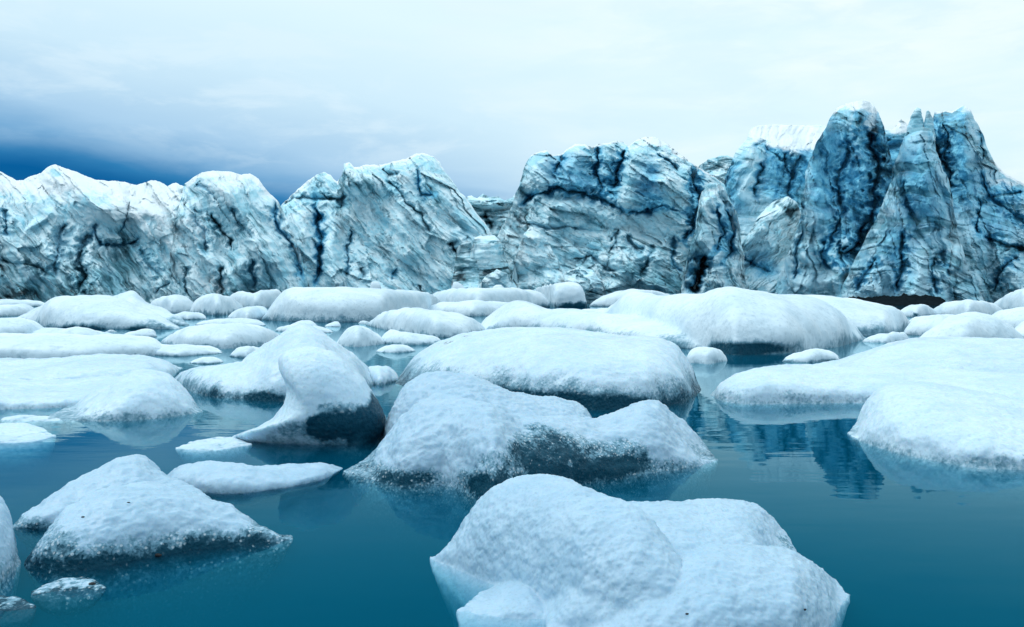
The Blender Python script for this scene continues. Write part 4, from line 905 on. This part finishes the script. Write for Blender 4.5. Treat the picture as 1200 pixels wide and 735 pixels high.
# ------------------------------------------------------------------ setting
def icefield():
    x = np.linspace(-700, 800, 260); y = np.linspace(215, 1500, 200)
    X, Yg = np.meshgrid(x, y, indexing='ij')
    z = 9 + 0.018 * (Yg - 215) + 4.5 * fbm(vec(X / 60, Yg / 60, 0 * X), 5, 0.55) - 5 * billow(vec(X / 40, Yg / 40, 0 * X + 3), 3)
    z[:, 0] = -3
    loc = np.array([0, 215, 0])
    me = grid_mesh('glacier', np.stack([X, Yg, z], -1) - loc)
    nv = len(me.vertices)
    attr(me, 'dirt', np.full(nv, 0.05)); attr(me, 'blue', np.full(nv, 0.1)); attr(me, 'snow', np.full(nv, 0.5)); attr(me, 'band', np.zeros(nv)); attr(me, 'along', X); attr(me, 'across', Yg)
    o = link('glacier', me, M_CLIFF, loc); o['kind'] = 'structure'
icefield()
def box(name, lo, hi, mat):
    (x0, y0, z0), (x1, y1, z1) = lo, hi
    v = [(x0,y0,z0),(x1,y0,z0),(x1,y1,z0),(x0,y1,z0),(x0,y0,z1),(x1,y0,z1),(x1,y1,z1),(x0,y1,z1)]
    f = [(3,2,1,0),(4,5,6,7),(0,1,5,4),(1,2,6,5),(2,3,7,6),(3,0,4,7)]
    me = bpy.data.meshes.new(name); me.from_pydata(v, [], f); me.update()
    o = link(name, me, mat); o['kind'] = 'structure'; return o
box('water', (-4000, -2000, -4.0), (4000, 6000, 0.0), M_WATER)
me = bpy.data.meshes.new('lake_bed'); me.from_pydata([(-4000,-2000,-3.6),(4000,-2000,-3.6),(4000,6000,-3.6),(-4000,6000,-3.6)], [], [(0,1,2,3)]); me.update()
link('lake_bed', me, M_BED)['kind'] = 'structure'

# ------------------------------------------------------------------ sky and sun
SUN_EL, SUN_AZ = math.radians(56), math.radians(-82)     # azimuth from +Y towards +X
w = bpy.data.worlds.new('World'); bpy.context.scene.world = w; w.use_nodes = True
nt = w.node_tree; nt.nodes.clear(); n = N(nt)
out = n('ShaderNodeOutputWorld')
sky = n('ShaderNodeTexSky', sky_type='NISHITA'); sky.sun_disc = False
sky.sun_elevation = SUN_EL; sky.sun_rotation = SUN_AZ
dirv = n('ShaderNodeTexCoord').outputs['Generated']
sp = n('ShaderNodeSeparateXYZ', {0: dirv})
x_, y_, z_ = sp.outputs
st = n('ShaderNodeMapping', {'Vector': dirv, 'Rotation': (0, math.radians(-10), 0), 'Scale': (1.6, 1.6, 7.0)}).outputs[0]
nz = n.math('SUBTRACT', n.noise(st, 2.4, 5, 0.55, 0.3), 0.5)
# f > 0 is the cloud deck; its lower edge slants down to the right and leaves a clear wedge low on the left
f = n.math('ADD', n.math('ADD', z_, n.math('MULTIPLY', y_, -0.113)), n.math('MULTIPLY', x_, 0.193))
f = n.math('ADD', f, n.math('MULTIPLY', nz, 0.040))
f = n.math('ADD', f, 0.062)
ramp = n('ShaderNodeValToRGB', {'Fac': n('ShaderNodeMapRange', {'Value': f, 'From Min': -0.08, 'From Max': 0.32}).outputs[0]})
cr = ramp.color_ramp; cr.interpolation = 'LINEAR'
stops = [(0.0, (0.0, 0.085, 0.28)), (0.18, (0.0, 0.105, 0.32)), (0.24, (0.03, 0.21, 0.46)), (0.30, (0.19, 0.41, 0.66)), (0.37, (0.39, 0.61, 0.82)), (0.55, (0.60, 0.81, 0.94)), (0.80, (0.71, 0.90, 0.98))]
while len(cr.elements) < len(stops): cr.elements.new(0.5)
for e, (p_, c_) in zip(cr.elements, stops): e.position = p_; e.color = c_ + (1,)
right = n.ss(n.math('ADD', x_, n.math('MULTIPLY', nz, 0.25)), -0.12, 0.30)
white = n.mix(n.ss(nz, -0.16, 0.18), (0.70, 0.90, 0.98, 1), (0.83, 0.955, 0.985, 1))
puff = n.noise(n('ShaderNodeMapping', {'Vector': dirv, 'Rotation': (0, math.radians(8), 0), 'Scale': (1.3, 1.3, 4.5)}).outputs[0], 6.0, 6, 0.6, 0.4)
left_ = n.mix(n.math('MULTIPLY', n.math('MULTIPLY', n.ss(puff, 0.46, 0.64), n.ss(f, 0.0, 0.12)), 0.45), ramp.outputs[0], (0.72, 0.88, 0.97, 1))
white = n.mix(n.math('MULTIPLY', n.ss(puff, 0.52, 0.36), 0.5), white, (0.66, 0.86, 0.96, 1))
cloud = n.mix(right, left_, white)
cloud = n.mix(n.ss(y_, 0.15, -0.45), cloud, (0.38, 0.52, 0.62, 1))          # unseen sky behind the viewer, darkened to shade the ice fronts
cloud = n.mix(n.ss(z_, 0.30, 0.75), cloud, (1.00, 1.14, 1.24, 1))           # brightest overhead
clouds10 = n('ShaderNodeVectorMath', {0: cloud, 'Scale': 10.0}, operation='SCALE').outputs[0]
clear_ = n('ShaderNodeVectorMath', {0: sky.outputs[0], 1: (0.02, 0.22, 0.50)}, operation='MULTIPLY').outputs[0]
fac = n.math('MAXIMUM', n.ss(f, -0.075, 0.03), n.ss(x_, 0.0, 0.2))
col = n.mix(fac, clear_, clouds10)
bg = n('ShaderNodeBackground', {'Color': col, 'Strength': 0.1})
nt.links.new(bg.outputs[0], out.inputs[0])

ld = bpy.data.lights.new('sun', 'SUN'); ld.energy = 1.2; ld.angle = math.radians(35); ld.color = (1.0, 0.98, 0.95)
lo = bpy.data.objects.new('sun', ld); C.objects.link(lo)
from mathutils import Vector
sd = Vector((math.sin(SUN_AZ) * math.cos(SUN_EL), math.cos(SUN_AZ) * math.cos(SUN_EL), math.sin(SUN_EL)))
lo.rotation_euler = sd.to_track_quat('Z', 'Y').to_euler(); lo.location = (0, -10, 60)

# ------------------------------------------------------------------ camera and render
cd = bpy.data.cameras.new('camera'); cam = bpy.data.objects.new('camera', cd); C.objects.link(cam)
cam.location = (0, 0, H); cam.rotation_euler = (math.pi / 2, 0, 0)
cd.sensor_fit = 'HORIZONTAL'; cd.sensor_width = 36.0; cd.lens = 36.0 * F / 1200.0
cd.shift_y = -(735 / 2 - HY) / 1200.0
cd.clip_start = 0.05; cd.clip_end = 12000
sc = bpy.context.scene; sc.camera = cam
sc.view_settings.view_transform = 'Standard'; sc.view_settings.look = 'None'
sc.view_settings.exposure = 0.08; sc.view_settings.gamma = 1.0
sc.cycles.use_denoising = True
sc.cycles.max_bounces = 10; sc.cycles.diffuse_bounces = 3; sc.cycles.glossy_bounces = 3; sc.cycles.volume_bounces = 2; sc.cycles.transparent_max_bounces = 12
print('script', round(time.time() - T_START, 1), 'verts', sum(len(m.vertices) for m in bpy.data.meshes))
